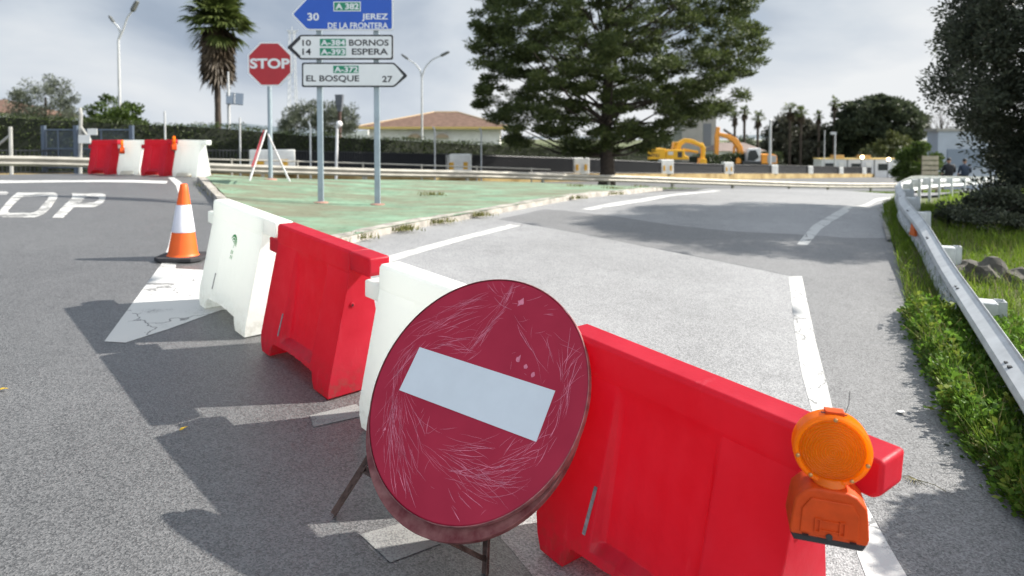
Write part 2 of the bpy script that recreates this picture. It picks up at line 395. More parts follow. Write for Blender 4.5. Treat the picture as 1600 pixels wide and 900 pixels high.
VERGE = [(1640, 850), (1600, 797), (1560, 752), (1510, 688), (1475, 618), (1440, 545), (1420, 488), (1406, 420), (1392, 368), (1381, 340), (1390, 322), (1402, 308)]
vedge = hits(VERGE)
rr2 = [(p.x, p.y) for p in right_rail]
far_edge = [(p.x + .25, p.y - .45) for p in back_rail]
road_loop = [(-45, -8), (1.2, -8), (.75, 0)] + vedge + [(7.2, 13.2), (8.4, 15.3), (10.2, 17.8), (14.8, 24.4), (22, 33.4), (30.5, 44)] + far_edge[::-1] + [(-45, 10)]
struct(drape('road', [road_loop], 0, asph_old, .16, .022))
lane_loop = hits([(430, 403), (560, 372), (700, 347), (860, 318), (960, 304)]) + [(5.5, 20.5), (7.5, 26), (12.0, 31), (20, 38.8), (28.5, 46.5), (30.4, 44.2), (22, 33.6), (14.7, 24.6), (10.1, 18.0), (8.3, 15.4), (7.1, 13.25)] + hits([(1401.5, 309), (1389, 322.5), (1380, 340.5), (1391, 368.5), (1405, 420.5), (1419, 488.5), (1439, 545.5), (1474, 618.5), (1509, 688.5), (1559, 752.5), (1599, 797.5)]) + [(.74, 0), (.74, -3), (.3, -3)] + hits([(900, 985), (800, 860), (640, 690), (560, 610), (490, 510), (430, 450)])
struct(drape('exit_lane', [lane_loop], .0012, asph_light, .14, .02))
dark_area_loop = hits([(778, 343), (1000, 384), (1232, 431), (1330, 436), (1416, 440), (1404, 405), (1391, 372), (1330, 372), (1240, 366), (1150, 362), (1050, 352), (960, 338), (880, 329), (850, 327)])
struct(drape('dark_road_area', [dark_area_loop], .0026, asph_dark, .14, .02))  # darker asphalt tone across the lane beyond the seam
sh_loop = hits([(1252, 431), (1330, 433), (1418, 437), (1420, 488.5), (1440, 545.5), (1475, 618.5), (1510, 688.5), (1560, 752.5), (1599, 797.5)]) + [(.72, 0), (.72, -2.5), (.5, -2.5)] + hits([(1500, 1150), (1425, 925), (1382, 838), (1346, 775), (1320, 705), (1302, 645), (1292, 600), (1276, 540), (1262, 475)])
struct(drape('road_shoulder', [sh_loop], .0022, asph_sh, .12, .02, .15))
def marking(loops, m=paint, off=.0030): return struct(drape('road_marking', [hits(l) for l in loops], off, m, .10, .015, .12))
z2 = lambda L: [(x / 4, 180 + y / 4) for x, y in L]
marking([z2([(110, 484), (335, 484), (356, 492), (362, 505), (352, 530), (310, 588), (272, 622), (215, 640), (20, 640), (-5, 632), (-15, 615), (0, 596), (80, 505)]),
         z2([(150, 508), (298, 508), (304, 516), (292, 532), (240, 592), (212, 608), (180, 612), (62, 612), (48, 604), (58, 588), (130, 518)])], paint_worn)
marking([z2([(445, 486), (635, 489), (658, 497), (662, 512), (650, 540), (625, 562), (585, 576), (462, 577), (395, 643), (325, 642), (448, 520), (452, 500)]),
         z2([(538, 510), (612, 511), (622, 518), (614, 532), (588, 546), (505, 548)])], paint_worn)
marking([z2([(-160, 478), (40, 478), (56, 484), (40, 500), (-60, 500), (-190, 622), (-262, 622), (-130, 500), (-185, 498)])], paint_worn)
marking([[(-300, 283), (0, 282), (262, 283), (260, 287), (0, 286.3), (-300, 287)]])
marking([[(262, 277.5), (272, 277.5), (284, 286), (291, 297), (293, 312), (289, 340), (283, 375), (278, 412), (252, 413), (263, 385), (270, 350), (277, 318), (279, 303), (275, 290)]])
marking([[(252, 413), (275, 414), (274, 420), (352, 424), (360, 484), (345, 485), (262, 515), (196, 536), (163, 534)]])
marking([[(1232, 432), (1253, 432), (1262, 475), (1276, 540), (1292, 600), (1302, 645), (1320, 705), (1345, 775), (1380, 838), (1425, 915), (1358, 915), (1340, 868), (1322, 800), (1292, 705), (1268, 640), (1254, 590), (1243, 525)]])
marking([[(1245, 382), (1269, 353), (1312, 328), (1366, 311), (1400, 306), (1403, 308), (1369, 315), (1325, 331.5), (1283, 358), (1262, 383)]])
marking([[(598, 403), (700, 375), (800, 350), (812, 349.5), (818, 351.5), (730, 374), (640, 400), (606, 411)]])
marking([[(908, 327), (1000, 311), (1115, 297.5), (1128, 298), (1015, 313.5), (925, 328.5)]])

sunlit_paint = paint_mat('road_sunlit_paint', .22, 1.0, .115)  # pale strips carrying the sunlight between the barrier shadows as colour
marking([[(484, 650), (556, 632), (578, 648), (490, 668)]], sunlit_paint)
marking([[(562, 836), (640, 815), (690, 850), (610, 880)]], sunlit_paint)  # no marking here: bare sunlit asphalt painted in as a pale strip
# traffic island -----------------------------------------------------------
isl_front_r = [(430, 405), (490, 392), (548, 380), (600, 367), (660, 355), (760, 337), (850, 320), (960, 305), (1035, 298)]
isl_front_l = [(322, 283), (335, 297), (352, 314), (372, 338), (400, 372), (424, 401)]
back_pts = [at(p, v, d) for p, v, d in ((1090, 294, 21), (1000, 291, 20), (800, 284, 18.5), (600, 280.5, 17), (420, 278.5, 16), (335, 279, 14.6))]
fr = hits(isl_front_r); fl = hits(isl_front_l); bk = [(p.x, p.y) for p in back_pts]
green = bpy.data.materials.new('green_island_coat'); green.use_nodes = True
def green_nodes(m):
    t = m.node_tree; n = t.nodes; l = t.links; b = n['Principled BSDF']; tx = n.new('ShaderNodeTexCoord')
    def nz(sc, d=5, s=(1, 1, 1)):
        mpn = n.new('ShaderNodeMapping'); mpn.inputs['Scale'].default_value = s; l.new(tx.outputs['Object'], mpn.inputs[0])
        z = n.new('ShaderNodeTexNoise'); z.inputs['Scale'].default_value = sc; z.inputs['Detail'].default_value = d; z.inputs['Roughness'].default_value = .62; l.new(mpn.outputs[0], z.inputs[0]); return z.outputs[0]
    r1 = n.new('ShaderNodeValToRGB'); e = r1.color_ramp.elements; e[0].position = .3; e[0].color = (.105, .185, .12, 1); e[1].position = .7; e[1].color = (.215, .33, .225, 1); l.new(nz(2.4), r1.inputs[0])
    r2 = n.new('ShaderNodeValToRGB'); e = r2.color_ramp.elements; e[0].position = .42; e[0].color = (0, 0, 0, 1); e[1].position = .58; e[1].color = (1, 1, 1, 1); l.new(nz(.9, 9, (.8, 2.0, 1)), r2.inputs[0])
    mx = n.new('ShaderNodeMix'); mx.data_type = 'RGBA'; mu = n.new('ShaderNodeMath'); mu.operation = 'MULTIPLY'; mu.inputs[1].default_value = .88; l.new(r2.outputs[0], mu.inputs[0]); l.new(mu.outputs[0], mx.inputs[0]); l.new(r1.outputs[0], mx.inputs[6]); mx.inputs[7].default_value = (.15, .145, .095, 1)
    r3 = n.new('ShaderNodeValToRGB'); e = r3.color_ramp.elements; e[0].position = .56; e[0].color = (1, 1, 1, 1); e[1].position = .72; e[1].color = (.55, .5, .42, 1); l.new(nz(9, 6), r3.inputs[0])
    m2 = n.new('ShaderNodeMix'); m2.data_type = 'RGBA'; m2.blend_type = 'MULTIPLY'; m2.inputs[0].default_value = 1; l.new(mx.outputs[2], m2.inputs[6]); l.new(r3.outputs[0], m2.inputs[7])
    l.new(m2.outputs[2], b.inputs['Base Color']); b.inputs['Roughness'].default_value = .9
    bp = n.new('ShaderNodeBump'); bp.inputs['Strength'].default_value = .5; bp.inputs['Distance'].default_value = .02; l.new(nz(30, 5), bp.inputs['Height']); l.new(bp.outputs[0], b.inputs['Normal'])
green_nodes(green)
struct(drape('traffic_island', [fl + fr + bk], .09, green, .22, .03))
def kerb(path, width, height, side, mats, seg=.7):
    P = smooth_path([Vector((x, y, 0)) for x, y in path], .22); mb = MB(); vs = []; fs = []
    for i, p in enumerate(P):
        t = (P[min(i + 1, len(P) - 1)] - P[max(i - 1, 0)]).normalized(); nrm = Vector((-t.y, t.x, 0)) * side
        wob = random.uniform(-.012, .012); hz = height + random.uniform(-.012, .006)
        for a, zz in ((-.02, -.05), (wob * .5, hz - .02), (.03 + wob, hz), (width - .01, hz + .004), (width + .01, -.05)):
            q = p + nrm * a; vs.append((q.x, q.y, G(q.x, q.y) + zz))
    for i in range(len(P) - 1):
        for k in range(4): fs.append((i * 5 + k, i * 5 + k + 1, i * 5 + 6 + k, i * 5 + 5 + k))
    mb.add(vs, fs); return mb.build('kerb', mats)
struct(kerb(fl[::1], .17, .097, -1, concrete))
struct(kerb(fr, .17, .097, 1, concrete))
struct(drape('gutter', [hits([(1403, 309), (1393, 321), (1383, 337), (1379, 354), (1386, 378), (1393, 377), (1388, 355), (1392, 338), (1400, 323), (1408, 311)])], .03, concrete, .2, .03))
# verge: soil under grass on the right
vr = hits([(u + 1, v) for u, v in VERGE])
verge_loop = [(.78, -3), (.8, 0)] + vr + [(7.5, 13), (8.8, 15), (10.6, 17.5), (15.3, 24), (22.7, 33), (32, 45), (60, 48), (60, -3)]
struct(drape('verge_soil', [verge_loop], .02, soil, .4, .06), 'structure')
# the main road behind the guardrail
mr = [(p.x + .1, p.y + .5) for p in back_rail] + [(40, 53), (60, 78)] + [(p.x - .1, p.y - 1.0) for p in wall_top[::-1]] + [(-30, 24)]
struct(drape('main_road', [mr], .0, asph_far, .6, .05))
# hills
hv = []; hf = []
nx = 120
for j, (dy, k) in enumerate(((0, 0), (60, .8), (160, 1), (320, .4), (600, 0))):
    for i in range(nx):
        t = i / (nx - 1); px = -900 + t * 2600; r = ray(px, 215) * (1500 + dy)
        env = 34 * math.exp(-((px - 300) / 330) ** 2) + 12 * math.exp(-((px - 1500) / 500) ** 2)
        h_ = env * (1 + .08 * math.sin(px * .021) + .06 * math.sin(px * .053 + 1)) + 1.2 * random.random()
        hv.append((r[0], r[1], -4 + h_ * k + 3))
for j in range(4):
    for i in range(nx - 1): hf.append((j * nx + i, j * nx + i + 1, (j + 1) * nx + i + 1, (j + 1) * nx + i))
struct(MB().add(hv, hf).build('hills', mat('hill_scrub_haze', (.10, .125, .14), .95, var=.3, scale=.02), fix=False, smooth=60))  # scrub colour with the blue of distant haze mixed in

# ------------------------------------------------------------------ plastic barriers
def plastic(name, base, faded, tcol, transl, scuff, grime):
    """rotomoulded plastic: sun-faded patches, pale scuff streaks, road dirt splashed along the foot"""
    m = bpy.data.materials.new(name); m.use_nodes = True; t = m.node_tree; n = t.nodes; l = t.links; b = n['Principled BSDF']; o = n['Material Output']; tx = n.new('ShaderNodeTexCoord')
    def nz(sc, det, scale=(1, 1, 1), loc=(0, 0, 0)):
        mpn = n.new('ShaderNodeMapping'); mpn.inputs['Scale'].default_value = scale; mpn.inputs['Location'].default_value = loc; l.new(tx.outputs['Object'], mpn.inputs[0])
        z = n.new('ShaderNodeTexNoise'); z.inputs['Scale'].default_value = sc; z.inputs['Detail'].default_value = det; z.inputs['Roughness'].default_value = .62; l.new(mpn.outputs[0], z.inputs[0]); return z.outputs[0]
    def rng_(v, a, c, hi):
        q = n.new('ShaderNodeMapRange'); q.inputs[1].default_value = a; q.inputs[2].default_value = c; q.inputs[4].default_value = hi; l.new(v, q.inputs[0]); return q.outputs[0]
    def mix(f, a, c):
        q = n.new('ShaderNodeMix'); q.data_type = 'RGBA'; l.new(f, q.inputs[0])
        for k, v in ((6, a), (7, c)):
            if hasattr(v, 'links'): l.new(v, q.inputs[k])
            else: q.inputs[k].default_value = (*v, 1)
        return q.outputs[2]
    def M(op, a, c):
        k = n.new('ShaderNodeMath'); k.operation = op
        for i_, q in enumerate((a, c)):
            if hasattr(q, 'links'): l.new(q, k.inputs[i_])
            else: k.inputs[i_].default_value = q
        return k.outputs[0]
    c1 = mix(rng_(nz(2.6, 6), .36, .68, .85), base, faded)
    c2 = mix(M('MULTIPLY', rng_(nz(14, 7, (1, 1, .16)), .62, .72, .5), rng_(nz(3, 3, loc=(3, 1, 2)), .45, .6, 1)), c1, scuff)
    sp = n.new('ShaderNodeSeparateXYZ'); l.new(tx.outputs['Object'], sp.inputs[0])
    low = n.new('ShaderNodeMapRange'); low.inputs[1].default_value = .20; low.inputs[2].default_value = .0; low.inputs[4].default_value = 1.0; l.new(sp.outputs[2], low.inputs[0])
    spl = rng_(nz(26, 6), .46, .62, .75)
    c3 = mix(M('MAXIMUM', M('MULTIPLY', low.outputs[0], spl), M('MULTIPLY', rng_(nz(60, 4), .70, .76, .5), rng_(nz(4, 4, loc=(5, 5, 1)), .5, .62, 1))), c2, grime)
    l.new(c3, b.inputs['Base Color']); b.inputs['Roughness'].default_value = .45; b.inputs['Specular IOR Level'].default_value = .4
    rr_ = rng_(nz(9, 5), .3, .7, .25); ad = M('ADD', rr_, .34); l.new(ad, b.inputs['Roughness'])
    bp = n.new('ShaderNodeBump'); bp.inputs['Strength'].default_value = .16; bp.inputs['Distance'].default_value = .006; l.new(M('ADD', nz(85, 4), M('MULTIPLY', nz(7, 3), 2.0)), bp.inputs['Height']); l.new(bp.outputs[0], b.inputs['Normal'])
    tr = n.new('ShaderNodeBsdfTranslucent'); tr.inputs[0].default_value = (*tcol, 1); ms = n.new('ShaderNodeMixShader'); ms.inputs[0].default_value = transl; l.new(b.outputs[0], ms.inputs[1]); l.new(tr.outputs[0], ms.inputs[2]); l.new(ms.outputs[0], o.inputs[0]); return m
red_pl = plastic('red_plastic', (.38, .009, .028), (.52, .030, .060), (.84, .016, .045), .42, (.62, .16, .20), (.13, .07, .06))
white_pl = plastic('white_plastic', (.74, .76, .73), (.80, .81, .78), (.94, .96, .93), .48, (.66, .66, .60), (.36, .33, .27))
strip_m = mat('scuffed_grey_strip', (.28, .26, .27), .7, var=.4, scale=40)
hole_m = mat('dark_hole', (.02, .005, .006), .9)
BL, BH, BW = .936, .80, .365
def sstep(a, b, x): t = np.clip((x - a) / (b - a), 0, 1); return t * t * (3 - 2 * t)
def barrier_body(recess):
    xs = np.unique(np.r_[np.linspace(0, BL, 40), .0, .012, .045, .165, .172, .182, .20, .265, .275, .29, .305, .66, .675, .69, .70, .725, .74, .752, .765, .90, BL - .012])
    zb = np.unique(np.r_[np.linspace(0, 1, 22)])
    def zmin(x):
        if x < .045: return .115 * (1 - x / .045)
        if x < .165: return 0.0
        if x < .20: return .085 * sstep(.16, .20, x)
        if x < .725: return .085 + .012 * math.sin((x - .2) / .525 * math.pi)
        if x < .765: return .085 * (1 - sstep(.72, .768, x))
        return 0.0
    def leg(z):
        return BW / 2 if z < .05 else BW / 2 + (.062 - BW / 2) * (z - .05) / (.675 - .05)
    rows = []
    for x in xs:
        col = []; z0 = float(zmin(x)); cen = float(sstep(.27, .30, x) * (1 - sstep(.665, .695, x)))
        for t in zb:
            z = z0 + (.675 - z0) * t; rd = recess * (1 - (z / .675)) ** .55 * float(sstep(.115, .15, z))
            rib = sum(.0045 * math.exp(-((x - c) / .012) ** 2) for c in (.385, .475, .57)) * float(sstep(.66, .5, z) if False else 1 - sstep(.45, .64, z))
            col.append((x, leg(z) - cen * (rd + rib), z))
        col += [(x, .064, .680), (x, .066, .695), (x, .0635, .785), (x, .052, .80)]
        rows.append(col)
    n = len(rows); m = len(rows[0]); mb = MB(); vs = []
    for sgn in (-1, 1):
        for c in rows: vs += [(x, sgn * y, z) for x, y, z in c]
    fs = []; o = n * m
    for i in range(n - 1):
        for j in range(m - 1):
            a, b, c, d = i * m + j, (i + 1) * m + j, (i + 1) * m + j + 1, i * m + j + 1
            fs += [(a, b, c, d), (o + d, o + c, o + b, o + a)]
        fs += [(i * m + m - 1, (i + 1) * m + m - 1, o + (i + 1) * m + m - 1, o + i * m + m - 1), (o + i * m, o + (i + 1) * m, (i + 1) * m, i * m)]
    for j in range(m - 1):
        fs += [(j, j + 1, o + j + 1, o + j), (o + (n - 1) * m + j, o + (n - 1) * m + j + 1, (n - 1) * m + j + 1, (n - 1) * m + j)]
    mb.add(vs, fs); return mb
def make_barrier(m, recess, label, group):
    root = thing('plastic_barrier', label, 'barrier', group=group)
    barrier_body(recess).build('body', m, root, smooth=28, bevel=.006, seg=2)
    t = MB(); t.prism([(BL - .004, .694), (BL + .185, .694), (BL + .205, .712), (BL + .205, .799), (BL - .004, .799)], -.0625, .0625); t.build('coupling_tab', m, root, smooth=30, bevel=.012, seg=3)
    t = MB(); t.prism([(.004, .60), (-.14, .60), (-.14, .692), (.004, .692)], -.0615, .0615); t.build('coupling_tab', m, root, smooth=30, bevel=.01, seg=2)
    return root
def strip_part(root, x, z0, z1, recess):
    leg = lambda z: BW / 2 + (.062 - BW / 2) * (z - .05) / .625
    mb = MB(); d = .003
    for k in range(6):
        za, zb_ = z0 + (z1 - z0) * k / 6, z0 + (z1 - z0) * (k + 1) / 6
        mb.add([(x + .10 * (za - z0), -leg(za) - d, za), (x + .014 + .10 * (za - z0), -leg(za) - d, za), (x + .014 + .10 * (zb_ - z0), -leg(zb_) - d, zb_), (x + .10 * (zb_ - z0), -leg(zb_) - d, zb_)], [(0, 1, 2, 3)])
    # give it thickness
    n = len(mb.v); mb.v += [(a, b + .0025, c) for a, b, c in mb.v]; mb.f += [tuple(i + n for i in f[::-1]) for f in mb.f]; mb.m += mb.m[:]
    mb.build('reflector_strip', strip_m, root)
UP = Vector((.034, -.055, .998)).normalized()
ends = [((-2.282, 5.336, -1.288), (-1.654, 4.645, -1.348)), ((-1.484, 4.453, -1.364), (-.858, 3.76, -1.424)), ((-.636, 3.5, -1.446), (-.013, 2.805, -1.506)), ((.219, 2.609, -1.524), (.798, 1.877, -1.585))]
def bar_matrix(a, b, up=UP):
    a = Vector(a) + Vector((0, 0, EYE + .012)); b = Vector(b) + Vector((0, 0, EYE + .012)); X = (b - a).normalized(); Y = up.cross(X).normalized(); Z = X.cross(Y)
    return Matrix(((X.x, Y.x, Z.x, a.x), (X.y, Y.y, Z.y, a.y), (X.z, Y.z, Z.z, a.z), (0, 0, 0, 1)))
b_labels = ['translucent white plastic road barrier bearing a small green emblem, beside the orange cone',
            'bright red plastic road barrier between the emblem barrier and the one behind the round sign',
            'white plastic road barrier mostly covered by the big round red sign',
            'large near red plastic road barrier with the orange warning lamp on its end']
barriers = []
bg_near = 'row of plastic barriers closing the near lane'
for i, (a, b) in enumerate(ends):
    if i == 2: a = (a[0] - .012, a[1] + .0, a[2]); b = (b[0] + .012, b[1] + .025, b[2])
    r = make_barrier(red_pl if i % 2 else white_pl, .055 if i % 2 else .014, b_labels[i], bg_near)
    r.matrix_world = bar_matrix(a, b); barriers.append(r)
strip_part(barriers[0], .245, .17, .29, 0); strip_part(barriers[1], .235, .15, .29, 0); strip_part(barriers[3], .235, .16, .33, 0)
# small round boss on the end face of each red barrier
for i in (1, 3):
    mb = MB(); M = Matrix.Translation((BL + .001, -.045, .50)) @ Matrix.Rotation(R(90), 4, 'Y'); mb.lathe([(.014, -.002), (.014, .004), (.010, .006)], 16, M); mb.build('plug', red_pl, barriers[i], smooth=30)
    mb = MB(); mb.lathe([(.006, .005), (.006, .0075)], 10, M); mb.build('plug_hole', hole_m, barriers[i])
# green emblem of arcs on the white barrier
mb = MB(); em = mat('emblem_green', (.012, .30, .055), .6)
def face_pt(x, z): return (x, -(BW / 2 + (.062 - BW / 2) * (z - .05) / .625) - .0045 + (.006 if .29 < x < .67 else 0), z)
def ribbon(mb, pts, w0, mi=0):
    vs = []; n = len(pts)
    for i, (x, z) in enumerate(pts):
        a = pts[max(i - 1, 0)]; b = pts[min(i + 1, n - 1)]; tx, tz = b[0] - a[0], b[1] - a[1]; l = math.hypot(tx, tz) or 1; ww = w0[i] if isinstance(w0, list) else w0
        for s_ in (-1, 1): vs.append(face_pt(x - tz / l * ww * s_, z + tx / l * ww * s_))
    mb.add(vs, [(2 * i, 2 * i + 1, 2 * i + 3, 2 * i + 2) for i in range(n - 1)], mi)
cx, cz = .475, .545
for rx, rz_, a0, a1, ww in ((.052, .056, -12, 150, .0095), (.032, .034, -18, 150, .0075), (.014, .014, -25, 140, .005)):
    pts = [(cx + rx * math.cos(R(a0 + (a1 - a0) * k / 14)), cz + rz_ * math.sin(R(a0 + (a1 - a0) * k / 14))) for k in range(15)]
    ribbon(mb, pts, [ww * (.25 + .75 * math.sin(math.pi * (k + .8) / 15.5)) for k in range(15)])
for dx in (-.012, .012):
    for zz in (.47, .435): ribbon(mb, [(cx + dx, zz), (cx + dx + .006, zz + .026)], .005)
ribbon(mb, [(cx + .012, .515), (cx + .016, .545)], .003)
mb.build('emblem', em, barriers[0], fix=False)
# far row of four barriers
far_labels = ['red plastic barrier at the left end of the far row, by the metal gate', 'white plastic barrier between the two red ones of the far row',
              'second red plastic barrier of the far row, left of the white end one', 'white plastic barrier at the right end of the far row by the kerb']
fa = at(150, 271.5, 16.4); fb = at(322, 277.5, 14.6)
fdir = (fb - fa); fl_ = fdir.length
for k in range(4):
    src = barriers[1] if k in (0, 2) else barriers[2]
    c = copy_tree(src); c['label'] = far_labels[k]; c['group'] = 'far row of plastic barriers across the road'
    t0 = k / 4 + .015; a = fa + fdir * t0 + Vector((0, (-.10, .05, -.08, .06)[k], 0)); b = a + fdir.normalized() * BL
    a = Vector((a.x, a.y, G(a.x, a.y) + .0 - EYE)); b = Vector((b.x, b.y, G(b.x, b.y) + .0 - EYE))
    sc = (fl_ / 4) / 1.13
    c.matrix_world = bar_matrix(a, b, Vector((0, 0, 1))) @ Matrix.Diagonal((min(sc, 1.12), 1, 1, 1))
    barriers.append(c)
for r in barriers[4:]:
    for ch in list(r.children):
        if ch.name.startswith(('reflector_strip', 'plug')): bpy.data.objects.remove(ch)

# ------------------------------------------------------------------ warning lamps
def lens_mat():
    m = bpy.data.materials.new('orange_lens'); m.use_nodes = True; t = m.node_tree; n = t.nodes; l = t.links; b = n['Principled BSDF']; o = n['Material Output']
    b.inputs['Base Color'].default_value = (1.0, .27, .006, 1); b.inputs['Roughness'].default_value = .12; b.inputs['Specular IOR Level'].default_value = .6
    tx = n.new('ShaderNodeTexCoord'); wv = n.new('ShaderNodeTexWave'); wv.wave_type = 'RINGS'; wv.rings_direction = 'Y'; wv.inputs['Scale'].default_value = 48; wv.inputs['Distortion'].default_value = .0
    mpn = n.new('ShaderNodeMapping'); mpn.inputs['Location'].default_value = (0, 0, -.243); l.new(tx.outputs['Object'], mpn.inputs[0]); l.new(mpn.outputs[0], wv.inputs[0]); vo = n.new('ShaderNodeTexVoronoi'); vo.inputs['Scale'].default_value = 120; l.new(tx.outputs['Object'], vo.inputs[0])
    ad = n.new('ShaderNodeMath'); ad.operation = 'ADD'; l.new(wv.outputs[0], ad.inputs[0]); l.new(vo.outputs[0], ad.inputs[1])
    bp = n.new('ShaderNodeBump'); bp.inputs['Strength'].default_value = 1.0; bp.inputs['Distance'].default_value = .0035; l.new(ad.outputs[0], bp.inputs['Height']); l.new(bp.outputs[0], b.inputs['Normal'])
    tr = n.new('ShaderNodeBsdfTranslucent'); rc = n.new('ShaderNodeValToRGB'); rc.color_ramp.elements[0].color = (1, .50, .02, 1); rc.color_ramp.elements[1].color = (1, .86, .16, 1); l.new(wv.outputs[0], rc.inputs[0]); l.new(rc.outputs[0], tr.inputs[0]); l.new(bp.outputs[0], tr.inputs['Normal'])
    ms = n.new('ShaderNodeMixShader'); ms.inputs[0].default_value = .66; l.new(b.outputs[0], ms.inputs[1]); l.new(tr.outputs[0], ms.inputs[2]); l.new(ms.outputs[0], o.inputs[0]); return m
lensm = lens_mat()
lens_rim = mat('orange_lens_rim', (1.0, .25, .006), .2, spec=.6, transl=.55, tcol=(1, .50, .02))
house_m = mat('orange_housing', (.56, .06, .006), .5, spec=.25, var=.12, scale=20, bump=.05, bscale=150)
bolt_m = mat('brass_bolt', (.55, .30, .12), .35, .7)
def make_lamp(label):
    root = thing('warning_lamp', label, 'warning lamp')
    # housing: z 0 .. .145, lens centre z .235, radius .098
    mb = MB(); out = [(-.094, .012), (.094, .012), (.098, .03), (.092, .085), (.088, .112), (.062, .140), (.040, .148), (-.040, .148), (-.062, .140), (-.088, .112), (-.092, .085), (-.098, .03)]
    mb.prism(out, -.052, .052); h = mb.build('housing', house_m, root, smooth=40, bevel=.006, seg=3)
    f = MB(); fo = [(-.072, .024), (.072, .024), (.070, .090), (.050, .122), (-.050, .122), (-.070, .090)]
    f.prism(fo, -.0565, -.0515); f.build('front_panel', house_m, h, bevel=.003)
    g = MB()
    for sx in (-1, 1):
        for dx in (-.006, .006): g.box((sx * .030 + dx, -.0585, .052), (.003, .004, .034))
        g.box((sx * .030, -.0585, .0695), (.015, .004, .003)); g.box((sx * .030, -.0585, .034), (.015, .004, .003))
    g.box((0, -.0582, .066), (.044, .003, .003)); g.box((0, -.0582, .040), (.044, .003, .003)); g.build('moulded_frame', house_m, h)
    k = MB(); M = Matrix.Translation((0, -.0572, .024)) @ Matrix.Rotation(R(90), 4, 'X'); k.lathe([(.0085, -.001), (.0085, .0025), (.004, .003)], 16, M); k.build('key_switch', dark_metal, h)
    for sx in (-1, 1):
        q = MB(); q.box((sx * .058, -.0575, .0185), (.016, .003, .005)); q.build('clip_slot', hole_m, h)
    b = MB(); b.prism([(-.084, -.006), (.084, -.006), (.094, .012), (-.094, .012)], -.048, .048); b.build('base', black_rub, root, bevel=.003)
    n_ = MB(); n_.lathe([(.036, .136), (.044, .150), (.040, .160), (.034, .166)], 24); n_.build('neck', lens_rim, root, smooth=40)
    Mx = Matrix.Translation((0, 0, .243)) @ Matrix.Rotation(R(90), 4, 'X')
    rim = MB(); rim.lathe([(.083, -.022), (.093, -.026), (.098, -.020), (.099, .0), (.098, .020), (.093, .026), (.086, .024), (.083, .018), (.083, -.022)], 48, Mx, caps=False); rim = rim.build('lens_rim', lens_rim, root, smooth=35)
    ln = MB(); pr = [(.0835, .012)] + [(.083 * math.cos(a), .016 + .016 * math.sin(a)) for a in np.linspace(.05, math.pi / 2 - .02, 10)]
    ln.lathe(pr, 48, Mx); ln.lathe([(r_, -z_) for r_, z_ in pr], 48, Mx); ln.build('lens', lensm, root, smooth=50)
    for a in (90, 195, -15, 235, 305):
        q = MB(); q.lathe([(.0055, .024), (.0055, .029), (.003, .0305)], 10, Mx @ Matrix.Translation((.0885 * math.cos(R(a)), .0885 * math.sin(R(a)), 0))); q.build('bolt', bolt_m, rim)
    c = MB(); c.box((0, 0, .343), (.048, .03, .010)); c.build('top_catch', house_m, root, bevel=.002)
    c = MB(); c.tube([(-.034, -.012, .342), (.03, -.012, .3425)], .0018, 6); c.tube([(.026, -.004, .343), (.033, -.004, .370), (.034, .0, .405)], .0009, 5); c.build('wire', dark_metal, root)
    return root
lampL = make_lamp('orange round warning lamp in close view, hung on the near red barrier')
p = at(1289, 832, 1.66); lampL.location = p; lampL.scale = (.91, .91, .91); lampL.rotation_euler = (R(3), R(2.5), R(-16))
for k, (px, py, d, lb) in enumerate(((191, 240, 15.9, 'small orange warning lamp on the red barrier beside the gate'), (272, 235, 15.0, 'small orange warning lamp on the second red barrier of the far row'))):
    c = copy_tree(lampL); c['label'] = lb; c['group'] = 'warning lamps on the far barriers'; q = at(px, py, d - .25); c.location = q; c.rotation_euler = (0, 0, R(-58))

# ------------------------------------------------------------------ no entry sign
C = Vector((-.139, 2.506, .717)); a = Vector((.825, -.561, -.07)); b = Vector((.384, .465, .797)); a.normalize(); nrm = a.cross(b).normalized(); b = nrm.cross(a)
# local frame: x = a, z = b, -y = sign normal (towards the viewer)
DM = Matrix(((a.x, -nrm.x, b.x, C.x), (a.y, -nrm.y, b.y, C.y), (a.z, -nrm.z, b.z, C.z), (0, 0, 0, 1)))
foot0 = hit(640, 870)
sign = thing('no_entry_sign', 'scratched round red no entry sign with white bar, leaning on rusty legs', 'road sign')
SI = DM.copy(); 
def disc_red():
    m = bpy.data.materials.new('sign_red'); m.use_nodes = True; t = m.node_tree; n = t.nodes; l = t.links; b_ = n['Principled BSDF']; tx = n.new('ShaderNodeTexCoord')
    nz = n.new('ShaderNodeTexNoise'); nz.inputs['Scale'].default_value = 5; nz.inputs['Detail'].default_value = 8; l.new(tx.outputs['Object'], nz.inputs[0])
    r1 = n.new('ShaderNodeValToRGB'); e = r1.color_ramp.elements; e[0].position = .32; e[0].color = (.31, .007, .030, 1); e[1].position = .72; e[1].color = (.38, .014, .042, 1); l.new(nz.outputs[0], r1.inputs[0])
    l.new(r1.outputs[0], b_.inputs['Base Color']); b_.inputs['Roughness'].default_value = .5; b_.inputs['Specular IOR Level'].default_value = .35; return m
sred = disc_red(); scr_m = mat('pale_scratches', (.58, .17, .24), .7, var=.35, scale=30); swhite = mat('sign_white_sheet', (.60, .64, .67), .5, var=.03, scale=10)
rust = mat('rusty_steel', (.075, .042, .03), .75, .3, var=.6, scale=25, bump=.4, col2=(.16, .10, .085))
redworn = mat('worn_red_steel', (.20, .022, .03), .7, .1, var=.35, scale=14, bump=.2, col2=(.30, .13, .12))
T0 = DM
root_loc = Vector((C.x, C.y, G(C.x, C.y))); sign.location = root_loc
LM = Matrix.Translation(-root_loc) @ DM
def on_disc(mb, name, mats, parent, **k):
    mb.v = [tuple(LM @ Vector(p)) for p in mb.v]; return mb.build(name, mats, parent, **k)
RD = .45
MX = Matrix.Rotation(R(90), 4, 'X')
